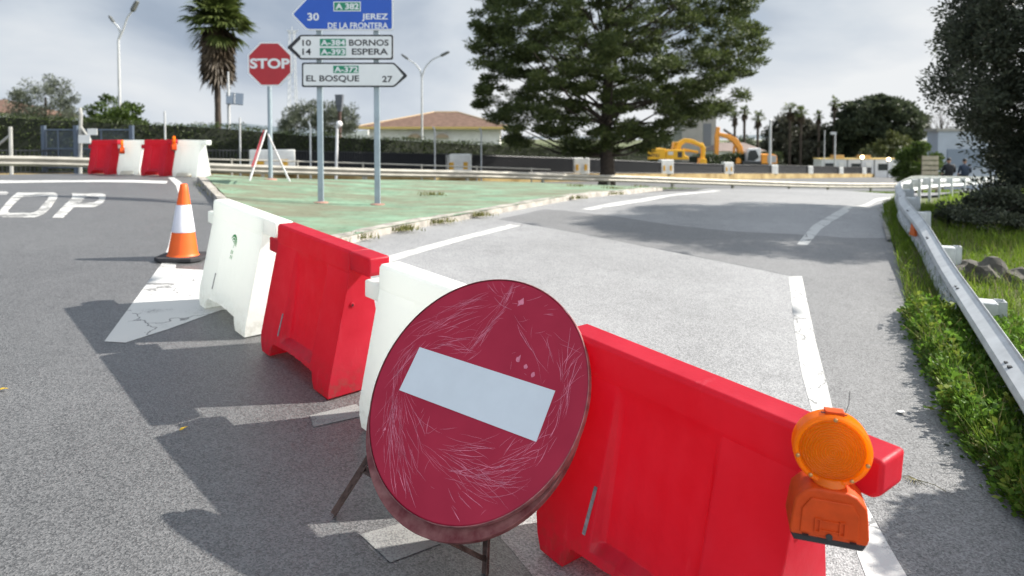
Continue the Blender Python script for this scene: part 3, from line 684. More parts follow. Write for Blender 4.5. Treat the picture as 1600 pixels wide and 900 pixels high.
mb = MB(); mb.lathe([(RD - .004, -.012), (RD, -.010), (RD, .010), (RD - .004, .012)], 96, Matrix.Rotation(R(90), 4, 'X'))
# scratches: thin ribbons a hair above the sheet, following swirls round the plate
def scratch(x0, y0, ang, ln, curv, w0):
    n_ = max(5, int(ln / .006)); pts = []; x, y, q = x0, y0, ang; wob = random.uniform(-1, 1); ph = random.uniform(0, 6)
    for k in range(n_):
        pts.append((x, y)); x += math.cos(q) * ln / n_; y += math.sin(q) * ln / n_; q += curv * ln / n_ + .05 * math.sin(k * .55 + ph) * wob + random.gauss(0, .03)
    pts = [(x, y) for x, y in pts if math.hypot(x, y) < RD - .006 and not (abs(x) < .321 and abs(y) < .094)]
    if len(pts) < 4: return
    vs = []; n_ = len(pts)
    for i, (x, y) in enumerate(pts):
        a_ = pts[max(i - 1, 0)]; b__ = pts[min(i + 1, n_ - 1)]; tx, ty = b__[0] - a_[0], b__[1] - a_[1]; l_ = math.hypot(tx, ty) or 1; ww = w0 * (.2 + .8 * math.sin(math.pi * i / (n_ - 1))) * random.uniform(.7, 1.2)
        for s_ in (-1, 1): vs.append((x - ty / l_ * ww * s_, -.0125, y + tx / l_ * ww * s_))
    mb.add(vs, [(2 * i, 2 * i + 1, 2 * i + 3, 2 * i + 2) for i in range(n_ - 1)], 1)
# bundles: (x, y, heading, bend, strokes, spread across, stroke length)
bundles = [(-.02, .43, 262, .5, 26, .012, .12), (-.03, .30, 255, -1, 30, .016, .16), (-.05, .20, 248, -2, 22, .02, .12), (.0, .40, 20, 3, 9, .02, .12), (-.02, .37, 160, -3, 9, .02, .12),
    (-.10, .34, 205, 1.2, 16, .02, .18), (-.16, .30, 215, .8, 18, .025, .2), (-.24, .23, 222, .6, 22, .02, .18), (-.12, .20, 190, 2, 12, .02, .16), (-.10, .14, 175, 3, 12, .015, .14), (-.22, .16, 200, 2, 14, .03, .12), (-.33, .10, 245, .6, 20, .02, .16), (-.35, .03, 262, .8, 16, .012, .14),
    (-.36, -.04, 285, 1.2, 24, .018, .2), (-.31, -.11, 290, 1.0, 34, .016, .2), (-.27, -.2, 300, 1.2, 36, .018, .16), (-.2, -.27, 310, .8, 28, .022, .15), (-.12, -.35, 318, .8, 16, .03, .12), (-.24, -.12, 318, .9, 10, .012, .3), (-.02, -.27, 340, .4, 8, .01, .3),
    (.02, -.20, 15, -1, 14, .03, .16), (.06, -.24, 350, 1.5, 30, .024, .2), (.12, -.26, 5, 1.8, 34, .024, .2), (.2, -.25, 20, 2, 26, .03, .16), (.24, -.18, 35, 2.2, 24, .02, .14), (.1, -.31, 330, 1, 14, .03, .1), (.26, -.12, 65, -4, 16, .03, .14), (.34, -.1, 75, 2, 16, .03, .14), (.3, -.04, 40, 5, 10, .03, .12),
    (.37, .02, 95, 1, 14, .016, .14), (.36, .10, 100, 1, 10, .012, .2), (.12, .25, 322, .6, 7, .006, .24), (.30, .15, 120, 1, 12, .014, .14), (.33, .15, 80, -2, 12, .016, .14), (.25, .27, 350, -3, 6, .01, .12), (-.14, -.13, 290, 0, 7, .02, .08), (.16, .36, 20, 1, 5, .01, .06)]
for bx, by, an, cv, cnt, sprd, ln in bundles:
    a0 = R(an)
    for _ in range(max(3, int(cnt * .62))):
        o_ = random.gauss(0, sprd); f_ = random.uniform(-.5, .5) * ln
        scratch(bx - math.sin(a0) * o_ + math.cos(a0) * f_, by + math.cos(a0) * o_ + math.sin(a0) * f_, a0 + random.gauss(0, .14), ln * random.uniform(.3, 1.1), cv + random.gauss(0, 2.2), random.choice((.0004, .0005, .0006, .0008, .0011)))
for _ in range(45): scratch(random.uniform(-.4, .4), random.uniform(-.4, .4), random.uniform(0, 6.3), random.uniform(.015, .06), random.gauss(0, 8), .0005)
for x_, y_, r_ in ((.045, .37, .016), (.13, .16, .012), (.21, .12, .011), (.17, .14, .008), (-.30, -.24, .006)):
    mb.add([(x_ + r_ * math.cos(q) * random.uniform(.4, 1.2), -.0126, y_ + r_ * math.sin(q) * random.uniform(.5, 1.5)) for q in np.linspace(0, 5.6, 9)], [tuple(range(9))], 1)
fd = on_disc(mb, 'front_disc', [sred, scr_m], sign, fix=False)
mb = MB(); mb.box((0, -.0130, 0), (.633, .0016, .180)); on_disc(mb, 'white_bar', swhite, sign)
mb = MB(); M2 = Matrix.Translation((-.012, .034, -.052)) @ Matrix.Rotation(R(90), 4, 'X'); mb.lathe([(RD - .006, -.014), (RD, -.012), (RD, .012), (RD - .002, .014), (RD - .014, .012)], 96, M2); on_disc(mb, 'backing_disc', redworn, sign)
# steel edge lip of the front disc
mb = MB(); mb.lathe([(RD + .001, -.013), (RD + .0035, -.011), (RD + .0035, .014), (RD + .001, .015)], 96, Matrix.Rotation(R(90), 4, 'X'), caps=False); on_disc(mb, 'edge_band', mat('scraped_edge', (.30, .12, .12), .6, .3, var=.5, scale=20), sign, fix=False)
IM = DM.inverted()
def angle_iron(p0, p1, wd=.024):
    mb = MB(); p0 = Vector(p0); p1 = Vector(p1); z = (p1 - p0).normalized(); x = z.cross(Vector((.3, 1, .1))).normalized(); y = z.cross(x)
    vs = []
    for p_ in (p0, p1): vs += [p_, p_ + x * wd, p_ + x * wd + y * .004, p_ + x * .004 + y * .004, p_ + x * .004 + y * wd, p_ + y * wd]
    n_ = 6; mb.add(vs, [tuple(range(6)), tuple(range(11, 5, -1))] + [((i + 1) % n_, i, n_ + i, n_ + (i + 1) % n_) for i in range(n_)]); return mb
def loc_(p): return Vector(p) - root_loc
# front pair of legs: feet on the road, tops against the back of the plate
fL = hit(525, 806); fR = hit(764, 897)
def plate(x, z, y=.062): return DM @ Vector((x, y, z))
angle_iron(loc_(fL), loc_(plate(-.30, -.05)), .026).build('leg', rust, sign)
angle_iron(loc_(fR), loc_(plate(.15, -.2)), .026).build('leg', rust, sign)
for px, py, x_, z_ in ((0, 0, -.30, .30), (0, 0, .22, .25)):
    top_ = plate(x_, z_ - .1, .06); ft = Vector((top_.x + .10, top_.y + .12, 0)); ft.z = G(ft.x, ft.y) + .004
angle_iron(loc_(fL + (plate(-.30, -.05) - fL) * .36), loc_(plate(-.18, -.40, .05)), .02).build('brace', rust, sign)
angle_iron(loc_(fR + (plate(.15, -.2) - fR) * .14), loc_(plate(-.02, -.47, .05)), .02).build('brace', rust, sign)
angle_iron(loc_(fL + (plate(-.30, -.05) - fL) * .97), loc_(fR + (plate(.15, -.2) - fR) * .97), .02).build('crossbar', rust, sign)

# ------------------------------------------------------------------ traffic cone
cb = hit(286, 404)
cone = thing('traffic_cone', 'orange traffic cone with one white reflective sleeve on a black base', 'traffic cone', (cb.x, cb.y, cb.z))
org = mat('cone_orange', (.82, .125, .012), .5, var=.06, scale=6, transl=.15); slv = mat('reflective_sleeve', (.60, .60, .66), .45, var=.08, scale=5)
H_ = .735
def cr_(z): return .138 + (.032 - .138) * (z - .035) / (H_ - .035)
mb = MB(); mb.lathe([(cr_(.035) + .012, .034), (cr_(.05) + .002, .048)] + [(cr_(z), z) for z in np.linspace(.06, H_ - .012, 12)] + [(cr_(H_) - .004, H_ - .004), (.020, H_), (.018, H_ - .01)], 40); mb.build('body', org, cone, smooth=40)
mb = MB(); mb.lathe([(cr_(.265) + .0015, .265), (cr_(.265) + .0035, .268), (cr_(.53) + .0035, .527), (cr_(.53) + .0015, .53)], 40, caps=False); mb.build('reflective_sleeve', slv, cone, smooth=40)
mb = MB(); q_ = .215; c_ = .07; oct_ = [(-q_ + c_, -q_), (q_ - c_, -q_), (q_, -q_ + c_), (q_, q_ - c_), (q_ - c_, q_), (-q_ + c_, q_), (-q_, q_ - c_), (-q_, -q_ + c_)]
mb.prism(oct_, 0, .036, Matrix.Rotation(R(-90), 4, 'X') @ Matrix.Diagonal((1, -1, 1, 1))); mb.v = [(x, y, abs(z)) for x, y, z in mb.v]; bo = mb.build('base', black_rub, cone, bevel=.006); cone.rotation_euler = (0, R(1.5), R(6))

# ------------------------------------------------------------------ road signs on the island
def isl(x, y): return G(x, y) + .09
def plate_outline(pts, d): return [at(u, v, d) for u, v in pts]
def inset(pts, k):
    P = [Vector(p) for p in pts]; n = len(P); out = []
    for i in range(n):
        a = P[i - 1]; b = P[i]; c = P[(i + 1) % n]; e1 = (b - a).normalized(); e2 = (c - b).normalized(); n1_ = Vector((-e1.y, e1.x)); n2_ = Vector((-e2.y, e2.x)); m_ = (n1_ + n2_); m_ /= max(m_.length_squared / 2, .25); out.append(tuple(b + m_ * k))
    return out
def rounded(pts, r, n=4):
    P = [Vector(p) for p in pts]; out = []; m = len(P)
    for i in range(m):
        a = P[i - 1]; b = P[i]; c = P[(i + 1) % m]; e1 = (a - b); e2 = (c - b); k = min(r, e1.length * .4, e2.length * .4); e1.normalize(); e2.normalize()
        p0 = b + e1 * k; p2 = b + e2 * k
        for j in range(n + 1):
            t = j / n; out.append(tuple((1 - t) ** 2 * p0 + 2 * t * (1 - t) * b + t * t * p2))
    return out
DS = 11.2
base_l = at(501.5, 317, DS); base_r = at(590, 321.5, DS)
gx = base_l.x; gy = base_l.y; gz = isl(gx, gy)
dsign = thing('direction_sign', 'tall direction sign of three arrow panels on two grey steel posts', 'road sign', (gx, gy, gz))
def sp(u, v): p = at(u, v, DS - .12); return (p.x - gx, p.z - gz)
ysg = -.10
blue_m = mat('sign_blue', (.006, .075, .42), .45, var=.04, scale=3); sgrey = mat('sign_grey_white', (.66, .68, .69), .5, var=.04, scale=3); sblack = mat('sign_black', (.012, .014, .018), .5); sgreen = mat('sign_green', (.0, .20, .105), .45); slett = mat('sign_letter_white', (.66, .68, .70), .5); sback = mat('sign_back', (.33, .34, .35), .5, .4)
for (px, bp) in ((501.5, base_l), (590, base_r)):
    mb = MB(); x0 = bp.x - gx; y0 = bp.y - gy; zb_ = isl(bp.x, bp.y) - gz
    top = sp(px, -60)[1]
    mb.box((x0, y0, (top + zb_ - .1) / 2), (.092, .048, top - zb_ + .1)); po = mb.build('post', pole_mat, dsign, bevel=.008)
    mb = MB(); mb.lathe([(.13, zb_ - .02), (.12, zb_ + .012), (.06, zb_ + .022)], 14, Matrix.Translation((x0, y0, 0))); mb.build('footing', mat('reddish_footing', (.30, .17, .13), .9, var=.3, scale=9), po)
def arrow_panel(pts, border, face, nm, texts, routes, bmat):
    o2 = [sp(*p) for p in pts]
    area = sum(o2[i - 1][0] * o2[i][1] - o2[i][0] * o2[i - 1][1] for i in range(len(o2)))
    if area < 0: o2 = o2[::-1]
    mb = MB(); r = rounded(o2, .035); mb.prism(r, ysg + .0, ysg + .028, mi=1); mb.sheet(r, ysg - .001, mi=0)
    pn = mb.build(nm, [bmat, sback], dsign)
    f = MB(); f.prism(rounded(inset(o2, border), .03), ysg - .005, ysg - .002); f.build('face', face, pn)
    for s_, x0, x1, y0, y1, m_ in texts:
        t = MB(); a_ = sp(x0, y1); c_ = sp(x1, y0); text(t, s_, a_[0], c_[0], a_[1], c_[1], ysg - .0075, bold=.022); t.build('lettering', m_, pn, fix=False)
    for s_, x0, x1, y0, y1, tx0, tx1, ty0, ty1, edge in routes:
        t = MB(); a_ = sp(x0, y1); c_ = sp(x1, y0); q = [(a_[0], a_[1]), (c_[0], a_[1]), (c_[0], c_[1]), (a_[0], c_[1])]
        if edge: t.prism(inset(q, -.014), ysg - .0068, ysg - .0055, mi=1)
        t.prism(q, ysg - .009, ysg - .007, mi=0)
        a_ = sp(tx0, ty1); c_ = sp(tx1, ty0); text(t, s_, a_[0], c_[0], a_[1], c_[1], ysg - .0105, mi=1, bold=.03); t.build('route_plate', [sgreen, slett], pn, fix=False)
arrow_panel([(454.5, 22), (479, -4), (614, -4), (614, 47), (479, 47)], .022, blue_m, 'blue_panel',
            [('30', 480, 498, 20, 32, slett), ('JEREZ', 565, 606, 21, 33, slett), ('DE LA FRONTERA', 512, 606, 35, 44.5, slett)], [('A 382', 522, 562, 3.5, 16, 524, 560.5, 5, 14.5, True)], slett)
arrow_panel([(447.5, 74), (468.5, 54), (614, 54), (614, 93), (468.5, 93)], .026, sgrey, 'white_panel',
            [('10', 472, 485.5, 62, 71.5, sblack), ('14', 472, 485.5, 75.5, 85.5, sblack), ('BORNOS', 545, 607, 61.5, 71.5, sblack), ('ESPERA', 549.5, 606, 75.5, 85.5, sblack)],
            [('A-384', 499.5, 540, 60.5, 72, 501, 539, 62, 71, False), ('A-393', 499.5, 540, 75, 86.5, 501, 539, 76.5, 85.5, False)], sblack)
arrow_panel([(637, 118), (615.5, 97.5), (471, 97.5), (471, 136), (615.5, 136)], .026, sgrey, 'white_panel',
            [('EL BOSQUE', 478, 561, 117.5, 129, sblack), ('27', 597, 613, 118.5, 128.5, sblack)], [('A-372', 520.5, 560, 102.5, 114, 522, 559, 104, 113, False)], sblack)
# dark arrow heads of the two white panels
hd = MB(); q = [sp(*p) for p in [(449, 74), (469, 55), (469, 61), (456, 74), (469, 87), (469, 92)]]; 
hd.prism(q, ysg - .008, ysg - .0055); hd.build('arrow_head', sblack, dsign)
hd = MB(); q = [sp(*p) for p in [(636, 118), (615.5, 98), (615.5, 100), (630, 118), (615.5, 134), (615.5, 135.5)]]
hd.prism(q, ysg - .008, ysg - .0055); hd.build('arrow_head', sblack, dsign)

DT = 14.2; bs = at(422, 280.5, DT); bz = isl(bs.x, bs.y)
stop = thing('stop_sign', 'red octagonal stop sign on a single grey post', 'road sign', (bs.x, bs.y, bz))
def st(u, v): p = at(u, v, DT); return (p.x - bs.x, p.z - bz)
mb = MB(); top = st(422, 80)[1]; mb.tube([(0, .035, -.1), (0, .035, top)], .045, 14); mb.build('post', pole_mat, stop, smooth=40)
mb = MB(); mb.lathe([(.15, -.02), (.13, .015), (.06, .025)], 14); mb.build('footing', MATS['reddish_footing'], stop)
cx_, cz_ = st(422.3, 100.5); r_ = (st(457, 0)[0] - st(388, 0)[0]) / 2 / math.cos(R(22.5))
octo = lambda r: [(cx_ + r * math.cos(R(22.5 + 45 * k)), cz_ + r * math.sin(R(22.5 + 45 * k))) for k in range(8)]
mb = MB(); mb.prism(octo(r_), -.03, -.005, mi=1); mb.sheet(octo(r_), -.031, mi=0); pl = mb.build('panel', [slett, sback], stop)
mb = MB(); mb.prism(octo(r_ - .035), -.034, -.032); fc = mb.build('face', mat('stop_red', (.37, .010, .018), .45, var=.05, scale=3), stop)
mb = MB(); a_ = st(391.5, 107.5); c_ = st(453.5, 91.5); text(mb, 'STOP', a_[0], c_[0], a_[1], c_[1], -.0365, bold=.035); mb.build('lettering', slett, stop, fix=False)

# folding triangular sign seen from its side
DF = 13.2; fbp = at(418, 281, DF); fz = isl(fbp.x, fbp.y)
fold = thing('folding_sign', 'white and red folding triangular sign seen edge-on beside the stop sign post', 'road sign', (fbp.x, fbp.y, fz))
def fo(u, v, dy=0): p = at(u, v, DF); return Vector((p.x - fbp.x, dy, p.z - fz))
A_ = fo(416, 203); B_ = fo(392, 280)
mb = MB()
for s_ in (-1, 1): mb.tube([A_ + Vector((0, s_ * .03, 0)), B_ + Vector((0, s_ * .34, 0))], .016, 6)
mb.tube([A_ + (B_ - A_) * .8 + Vector((0, -.28, 0)), A_ + (B_ - A_) * .8 + Vector((0, .28, 0))], .014, 6); mb.build('front_frame', mat('white_enamel', (.62, .62, .62), .5, var=.15, scale=6), fold)
e1 = (B_ - A_).normalized(); nn_ = Vector((-e1.z, 0, e1.x)); nn_ = nn_ if nn_.x < 0 else -nn_
tri = [A_ + nn_ * .03 + e1 * .02, A_ + nn_ * .03 + e1 * .74 + Vector((0, -.38, 0)), A_ + nn_ * .03 + e1 * .74 + Vector((0, .38, 0))]
mb = MB(); k = [tuple(p) for p in tri] + [tuple(p + nn_ * .02) for p in tri]; mb.add(k, [(0, 1, 2), (5, 4, 3), (0, 3, 4, 1), (1, 4, 5, 2), (2, 5, 3, 0)], 0)
cen = sum(tri, Vector()) / 3; k2 = [tuple(cen + (p - cen) * .72 + nn_ * .0215) for p in tri]; mb.add(k2, [(0, 1, 2)], 1); mb.build('triangle_plate', [mat('enamel_red', (.36, .02, .03), .5), MATS['white_enamel']], fold)
Cc = fo(450, 283)
mb = MB()
for s_ in (-1, 1): mb.tube([A_ + (Cc - A_) * .08 + Vector((0, s_ * .05, 0)), Cc + Vector((0, s_ * .28, 0))], .014, 6)
mb.build('rear_legs', MATS['white_enamel'], fold)

fold.rotation_euler = (0, 0, .37)

# ------------------------------------------------------------------ guardrails
PROF = [(.0, .0), (.006, .012), (.07, .048), (.082, .075), (.07, .102), (.008, .140), (.0, .155), (.008, .170), (.07, .208), (.082, .235), (.07, .262), (.006, .298), (.0, .310)]
def beam(path, side, step, k_=1.0):
    P = smooth_path(path, step); vs = []; fs = []; n = len(PROF)
    for lay in (0, 1):
        for i, p in enumerate(P):
            t = P[min(i + 1, len(P) - 1)] - P[max(i - 1, 0)]; t.z = 0; t.normalize(); nr = Vector((-t.y, t.x, 0)) * side
            for ox, oz in PROF: vs.append(p + nr * (ox * k_ + .004 * lay) + Vector((0, 0, (oz - .31) * k_)))
    m = len(P); o = n * m
    for i in range(m - 1):
        for k in range(n - 1):
            a, b, c, d = i * n + k, i * n + k + 1, (i + 1) * n + k + 1, (i + 1) * n + k
            fs += [(a, b, c, d), (o + d, o + c, o + b, o + a)]
        fs += [(i * n, (i + 1) * n, o + (i + 1) * n, o + i * n), (i * n + n - 1, o + i * n + n - 1, o + (i + 1) * n + n - 1, (i + 1) * n + n - 1)]
    fs += [tuple(list(range(n)) + [o + k for k in range(n - 1, -1, -1)]), tuple([(m - 1) * n + k for k in range(n - 1, -1, -1)] + [o + (m - 1) * n + k for k in range(n)])]
    return MB().add(vs, fs), P
gr = thing('guardrail', 'galvanised steel guardrail curving along the grass verge on the right', 'guardrail', tuple(right_rail[2]))
og = right_rail[2].copy()
mb, RP = beam(right_rail, 1, .35, 1.24); mb.v = [tuple(Vector(v) - og) for v in mb.v]; bo = mb.build('beam', galv, gr, smooth=30)
acc = [0]
for i in range(1, len(RP)): acc.append(acc[-1] + (RP[i] - RP[i - 1]).length)
def along(P, acc, s_):
    i = min(range(len(acc)), key=lambda k: abs(acc[k] - s_)); t = (P[min(i + 1, len(P) - 1)] - P[max(i - 1, 0)]); t.z = 0; return P[i], t.normalized()
# bolt slots
mb = MB()
for s_ in np.arange(1.4, 14, 2.0):
    p, t = along(RP, acc, s_); nr = Vector((-t.y, t.x, 0)); ang = math.atan2(t.y, t.x)
    for ds in (-.11, -.03):
        for oz, ox in ((-.05, .066), (-.33, .066)):
            q = p + t * ds + nr * (ox + .0) + Vector((0, 0, oz)); mb.box(tuple(q - og), (.030, .022, .012), ang)
mb.build('bolt_slot', dark_metal, gr)
for s_ in (1.0, 3.0, 5.0, 7.0, 9.2, 11.2, 13.2, 15.6, 18.2, 21.4, 25, 29, 33, 37, 42, 47, 52):
    if s_ > acc[-1]: break
    p, t = along(RP, acc, s_); nr = Vector((-t.y, t.x, 0)); ang = math.atan2(t.y, t.x); gz_ = G(p.x, p.y)
    mb = MB(); q = p - nr * .20; hgt = p.z - .06 - gz_ + .15
    for dx, dd in ((0, (.008, .10)), (-.055, (.11, .008)), (.055, (.11, .008))): pass
    q2 = Vector((q.x, q.y, (p.z + gz_ - .21) / 2)) - og
    mb.box(tuple(q2), (.12, .009, hgt), ang); mb.box(tuple(q2 + nr * .03 + t * .058), (.008, .055, hgt), ang); mb.box(tuple(q2 + nr * .03 - t * .058), (.008, .055, hgt), ang)
    po = mb.build('post', galv, gr)
    mb = MB(); q3 = p - nr * .075 + Vector((0, 0, -.165)) - og; mb.box(tuple(q3), (.17, .145, .19), ang); sb = mb.build('spacer_block', galv, gr, bevel=.008)
    mb = MB()
    for a_, c_ in ((-.05, .04), (.05, .04), (-.05, -.04), (.05, -.04)):
        q4 = q3 - nr * .0725 + t * a_ + Vector((0, 0, c_)); mb.box(tuple(q4), (.022, .008, .022), ang)
    mb.build('bolt_hole', dark_metal, sb)
# orange marker on the rail face
p, t = along(RP, acc, 9.05); nr = Vector((-t.y, t.x, 0))
q = at(1410, 318, p.y - .25); mb = MB()
s0 = min(range(len(RP)), key=lambda k: (RP[k] - q).length); p = RP[s0]; t = (RP[s0 + 1] - RP[s0 - 1]); t.z = 0; t.normalize(); nr = Vector((-t.y, t.x, 0))
c0 = p + nr * .10 + Vector((0, 0, -.17)); e_ = -t * .35 + nr * .94; e_.normalize(); h_ = Vector((e_.y, -e_.x, 0))
k = [c0 - h_ * .075 + Vector((0, 0, -.075)), c0 + h_ * .075 + Vector((0, 0, -.075)), c0 + h_ * .02 + Vector((0, 0, .085)), c0 - h_ * .02 + Vector((0, 0, .085))]
k += [p_ - e_ * .03 for p_ in k]; mb.add([tuple(p_ - og) for p_ in k], [(0, 1, 2, 3), (7, 6, 5, 4), (0, 4, 5, 1), (1, 5, 6, 2), (2, 6, 7, 3), (3, 7, 4, 0)])
mb.build('orange_reflector', mat('reflector_orange', (.85, .16, .02), .35), gr)

gb = thing('guardrail', 'long dull grey guardrail running across behind the green island', 'guardrail', tuple(back_rail[5])); ob = back_rail[5].copy()
mb, BP = beam(back_rail, -1, .8); mb.v = [tuple(Vector(v) - ob) for v in mb.v]; mb.build('beam', galv_far, gb, smooth=30)
acb = [0]
for i in range(1, len(BP)): acb.append(acb[-1] + (BP[i] - BP[i - 1]).length)
for s_ in np.arange(1, acb[-1], 4.0):
    p, t = along(BP, acb, s_); nr = Vector((t.y, -t.x, 0)); q = p - nr * .12; gz_ = G(q.x, q.y); mb = MB(); mb.box((q.x - ob.x, q.y - ob.y, (p.z + gz_) / 2 - ob.z - .05), (.10, .12, p.z - gz_ + .1), math.atan2(t.y, t.x)); mb.build('post', galv_far, gb)
# handrail behind it
hr = [at(u, v, d) for u, v, d in ((326, 249, 25.6), (420, 251, 26.6), (560, 255, 28.2), (700, 259.5, 30), (860, 265, 32))]
oh = hr[0].copy(); hrail = thing('handrail', 'thin two-bar metal handrail running behind the guardrail', 'handrail', tuple(oh))
mb = MB(); mb.tube([p - oh for p in smooth_path(hr, 1.5)], .03, 8); mb.build('top_bar', galv_far, hrail, smooth=50)
mb = MB(); mb.tube([p - oh - Vector((0, 0, .36)) for p in smooth_path(hr, 1.5)], .022, 8); mb.build('lower_bar', galv_far, hrail, smooth=50)
for u in (363, 466, 566, 659, 745, 830):
    i = min(range(len(hr)), key=lambda k: 0); pp = smooth_path(hr, .1); p = min(pp, key=lambda p: abs(800 + p.x / p.y * FPX - u)); mb = MB(); gz_ = G(p.x, p.y); mb.tube([(p.x - oh.x, p.y - oh.y, gz_ - .1 - oh.z), (p.x - oh.x, p.y - oh.y, p.z - oh.z + .05)], .035, 8); mb.build('post', galv_far, hrail)

# ------------------------------------------------------------------ wall, railings, white blocks
fence_dir = [(Vector((b.x - a.x, b.y - a.y, 0))).normalized() for a, b in zip(wall_top, wall_top[1:])]; fence_dir.append(fence_dir[-1])
mb = MB(); vs = []; fs = []
for i, p in enumerate(wall_top):
    d = fence_dir[i]; nr = Vector((d.y, -d.x, 0))
    for ox, oz in ((.28, -.9), (.25, 0), (-.25, 0.01), (-.28, -.9)): vs.append(p + nr * ox + Vector((0, 0, oz)))
for i in range(len(wall_top) - 1):
    for k in range(3): fs.append((i * 4 + k, i * 4 + k + 1, i * 4 + 5 + k, i * 4 + 4 + k))
mb.add(vs, fs); wl = mb.build('low_wall', mat('ochre_wall', (.36, .22, .06), .9, var=.5, scale=.9, col2=(.42, .32, .15)), fix=False); tag(wl, 'low ochre yellow wall running under the dark railings', 'wall')
rail_m = mat('railing_dark', (.022, .024, .028), .5, .2)
fen = thing('railing_fence', 'long dark metal railing fence standing on the low yellow wall', 'fence', tuple(wall_top[3])); of = wall_top[3].copy()
block_tops = [233, 240, 246, 249, 253, 257, 259, 261, 262, 264]; block_w = [73, 46, 30, 24, 18, 13, 10, 9, 9, 7]
mesh_m = mat('dark_windbreak_mesh', (.013, .015, .019), .85)
for i in range(len(wall_top) - 1):
    a, b = wall_top[i], wall_top[i + 1]; k0 = fence_k[i]
    tz0 = at(800, 234 + (6.5 * max(0, min(k0, 3.5))), fence_d(k0)).z; tz1 = at(800, 234 + 6.5 * max(0, min(fence_k[i + 1], 3.5)), fence_d(fence_k[i + 1])).z
    if k0 > 4: tz0 = a.z + .9
    if fence_k[i + 1] > 4: tz1 = b.z + .9
    L_ = (b - a).length; mb = MB(); nb = int(L_ / (.14 if k0 < 3 else .3)); d = (b - a) / nb; ang = math.atan2(d.y, d.x)
    for j in range(nb):
        p = a + d * (j + .5); tz = tz0 + (tz1 - tz0) * (j + .5) / nb; mb.box((p.x - of.x, p.y - of.y, (p.z + tz) / 2 - of.z + .02), (.03, .03, tz - p.z), ang)
    for f_ in (.06, .96):
        q0 = a + Vector((0, 0, (tz0 - a.z) * f_)); q1 = b + Vector((0, 0, (tz1 - b.z) * f_)); mb.tube([q0 - of, q1 - of], .028, 6)
    mb.build('railing_panel', rail_m, fen)
    if k0 >= 0:   # windbreak netting tied behind the bars
        nr = Vector((-d.y, d.x, 0)).normalized() * .08; mb = MB()
        q = [a + nr, b + nr, b + nr + Vector((0, 0, tz1 - b.z - .05)), a + nr + Vector((0, 0, tz0 - a.z - .05))]; q2 = [p_ + nr * .15 for p_ in q]
        mb.add([tuple(p_ - of) for p_ in q + q2], [(0, 1, 2, 3), (7, 6, 5, 4), (0, 4, 5, 1), (2, 6, 7, 3)]); mb.build('netting', mesh_m, fen)
blk_lab = ['widest white block with two ochre squares, behind the folding triangular sign', 'white block with two ochre squares, midway between the sign posts and pine trunk', 'white block with ochre squares just left of the pine trunk',
           'white block in front of the first yellow excavator', 'white block in front of the gap between the two excavators', 'white block below the white cab of the second excavator', 'small white block just right of the second excavator',
           'small white block below the left end of the portable cabins', 'small white block below the middle of the portable cabins', 'smallest white block at the right end below the portable cabins']
wblock = mat('white_block', (.66, .66, .63), .8, var=.15, scale=2)
for k in range(10):
    p = wall_top[k + 2].copy(); d = fence_dir[k + 2]; dep = p.y; hgt = at(800, block_tops[k], dep).z - p.z; wd = block_w[k] / FPX * dep
    thick = .55; wx = wd / 1.0; ang = math.atan2(d.y, d.x) * .35
    r = thing('white_block', blk_lab[k], 'block', (p.x, p.y - .05, p.z - .02), ang, 'white blocks along the railing fence')
    mb = MB(); mb.box((0, 0, hgt / 2), (wx * .92, thick, hgt)); mb.build('block', wblock, r, bevel=.05)
    for sx in (-1, 1):
        if k < 5:
            mb = MB(); mb.box((sx * wx * .24, -thick / 2 - .012, hgt * .42), (wx * .15, .02, hgt * .36)); mb.build('ochre_square', ochre, r)

# ------------------------------------------------------------------ vegetation
def leaf_mat(name, c, c2, tr=.35, rough=.55):
    return mat(name, c, rough, spec=.3, var=.35, col2=c2, island=True, transl=tr)
pine_l = leaf_mat('pine_needles', (.046, .070, .024), (.115, .145, .042), .32)
olive_l = leaf_mat('olive_leaves', (.075, .092, .060), (.15, .17, .125), .25)
wild_l = leaf_mat('wild_olive_leaves', (.052, .064, .040), (.108, .122, .08), .32)
green_l = leaf_mat('fresh_leaves', (.035, .065, .012), (.085, .13, .025), .35)
hedge_l = leaf_mat('hedge_leaves', (.026, .042, .012), (.060, .085, .022), .25)
hedge_dark = mat('hedge_core', (.012, .016, .008), .95)
palm_l = leaf_mat('palm_fronds', (.06, .095, .022), (.12, .15, .04), .35)
palm_dead = leaf_mat('dead_fronds', (.055, .040, .025), (.11, .082, .052), .2)
far_l = leaf_mat('far_leaves', (.050, .068, .040), (.09, .11, .06), .3)
brown_l = leaf_mat('brown_green_leaves', (.07, .075, .052), (.12, .12, .085), .25)
grass_l = leaf_mat('grass_blades', (.11, .20, .012), (.23, .34, .035), .48)
weed_l = leaf_mat('weed_leaves', (.075, .175, .014), (.18, .32, .045), .48)
dry_l = leaf_mat('dry_grass', (.17, .16, .06), (.30, .27, .13), .4)
def unit(n):
    v = rng.normal(size=(n, 3)); return v / np.linalg.norm(v, axis=1)[:, None]
def leaves(P, ln, wd, up=0.0, D=None):
    """diamond leaves at P with random directions"""
    n = len(P); d = unit(n) if D is None else D + rng.normal(size=(n, 3)) * .25
    d[:, 2] += up; d /= np.linalg.norm(d, axis=1)[:, None]
    s = np.cross(d, unit(n)); s /= np.maximum(np.linalg.norm(s, axis=1)[:, None], 1e-6)
    l = (ln * rng.uniform(.6, 1.3, n))[:, None]; w_ = (wd * rng.uniform(.7, 1.3, n))[:, None]
    V = np.stack([P - d * l * .5, P + s * w_ * .5, P + d * l * .5, P - s * w_ * .5], 1).reshape(-1, 3)
    return V, np.arange(n * 4).reshape(-1, 4)
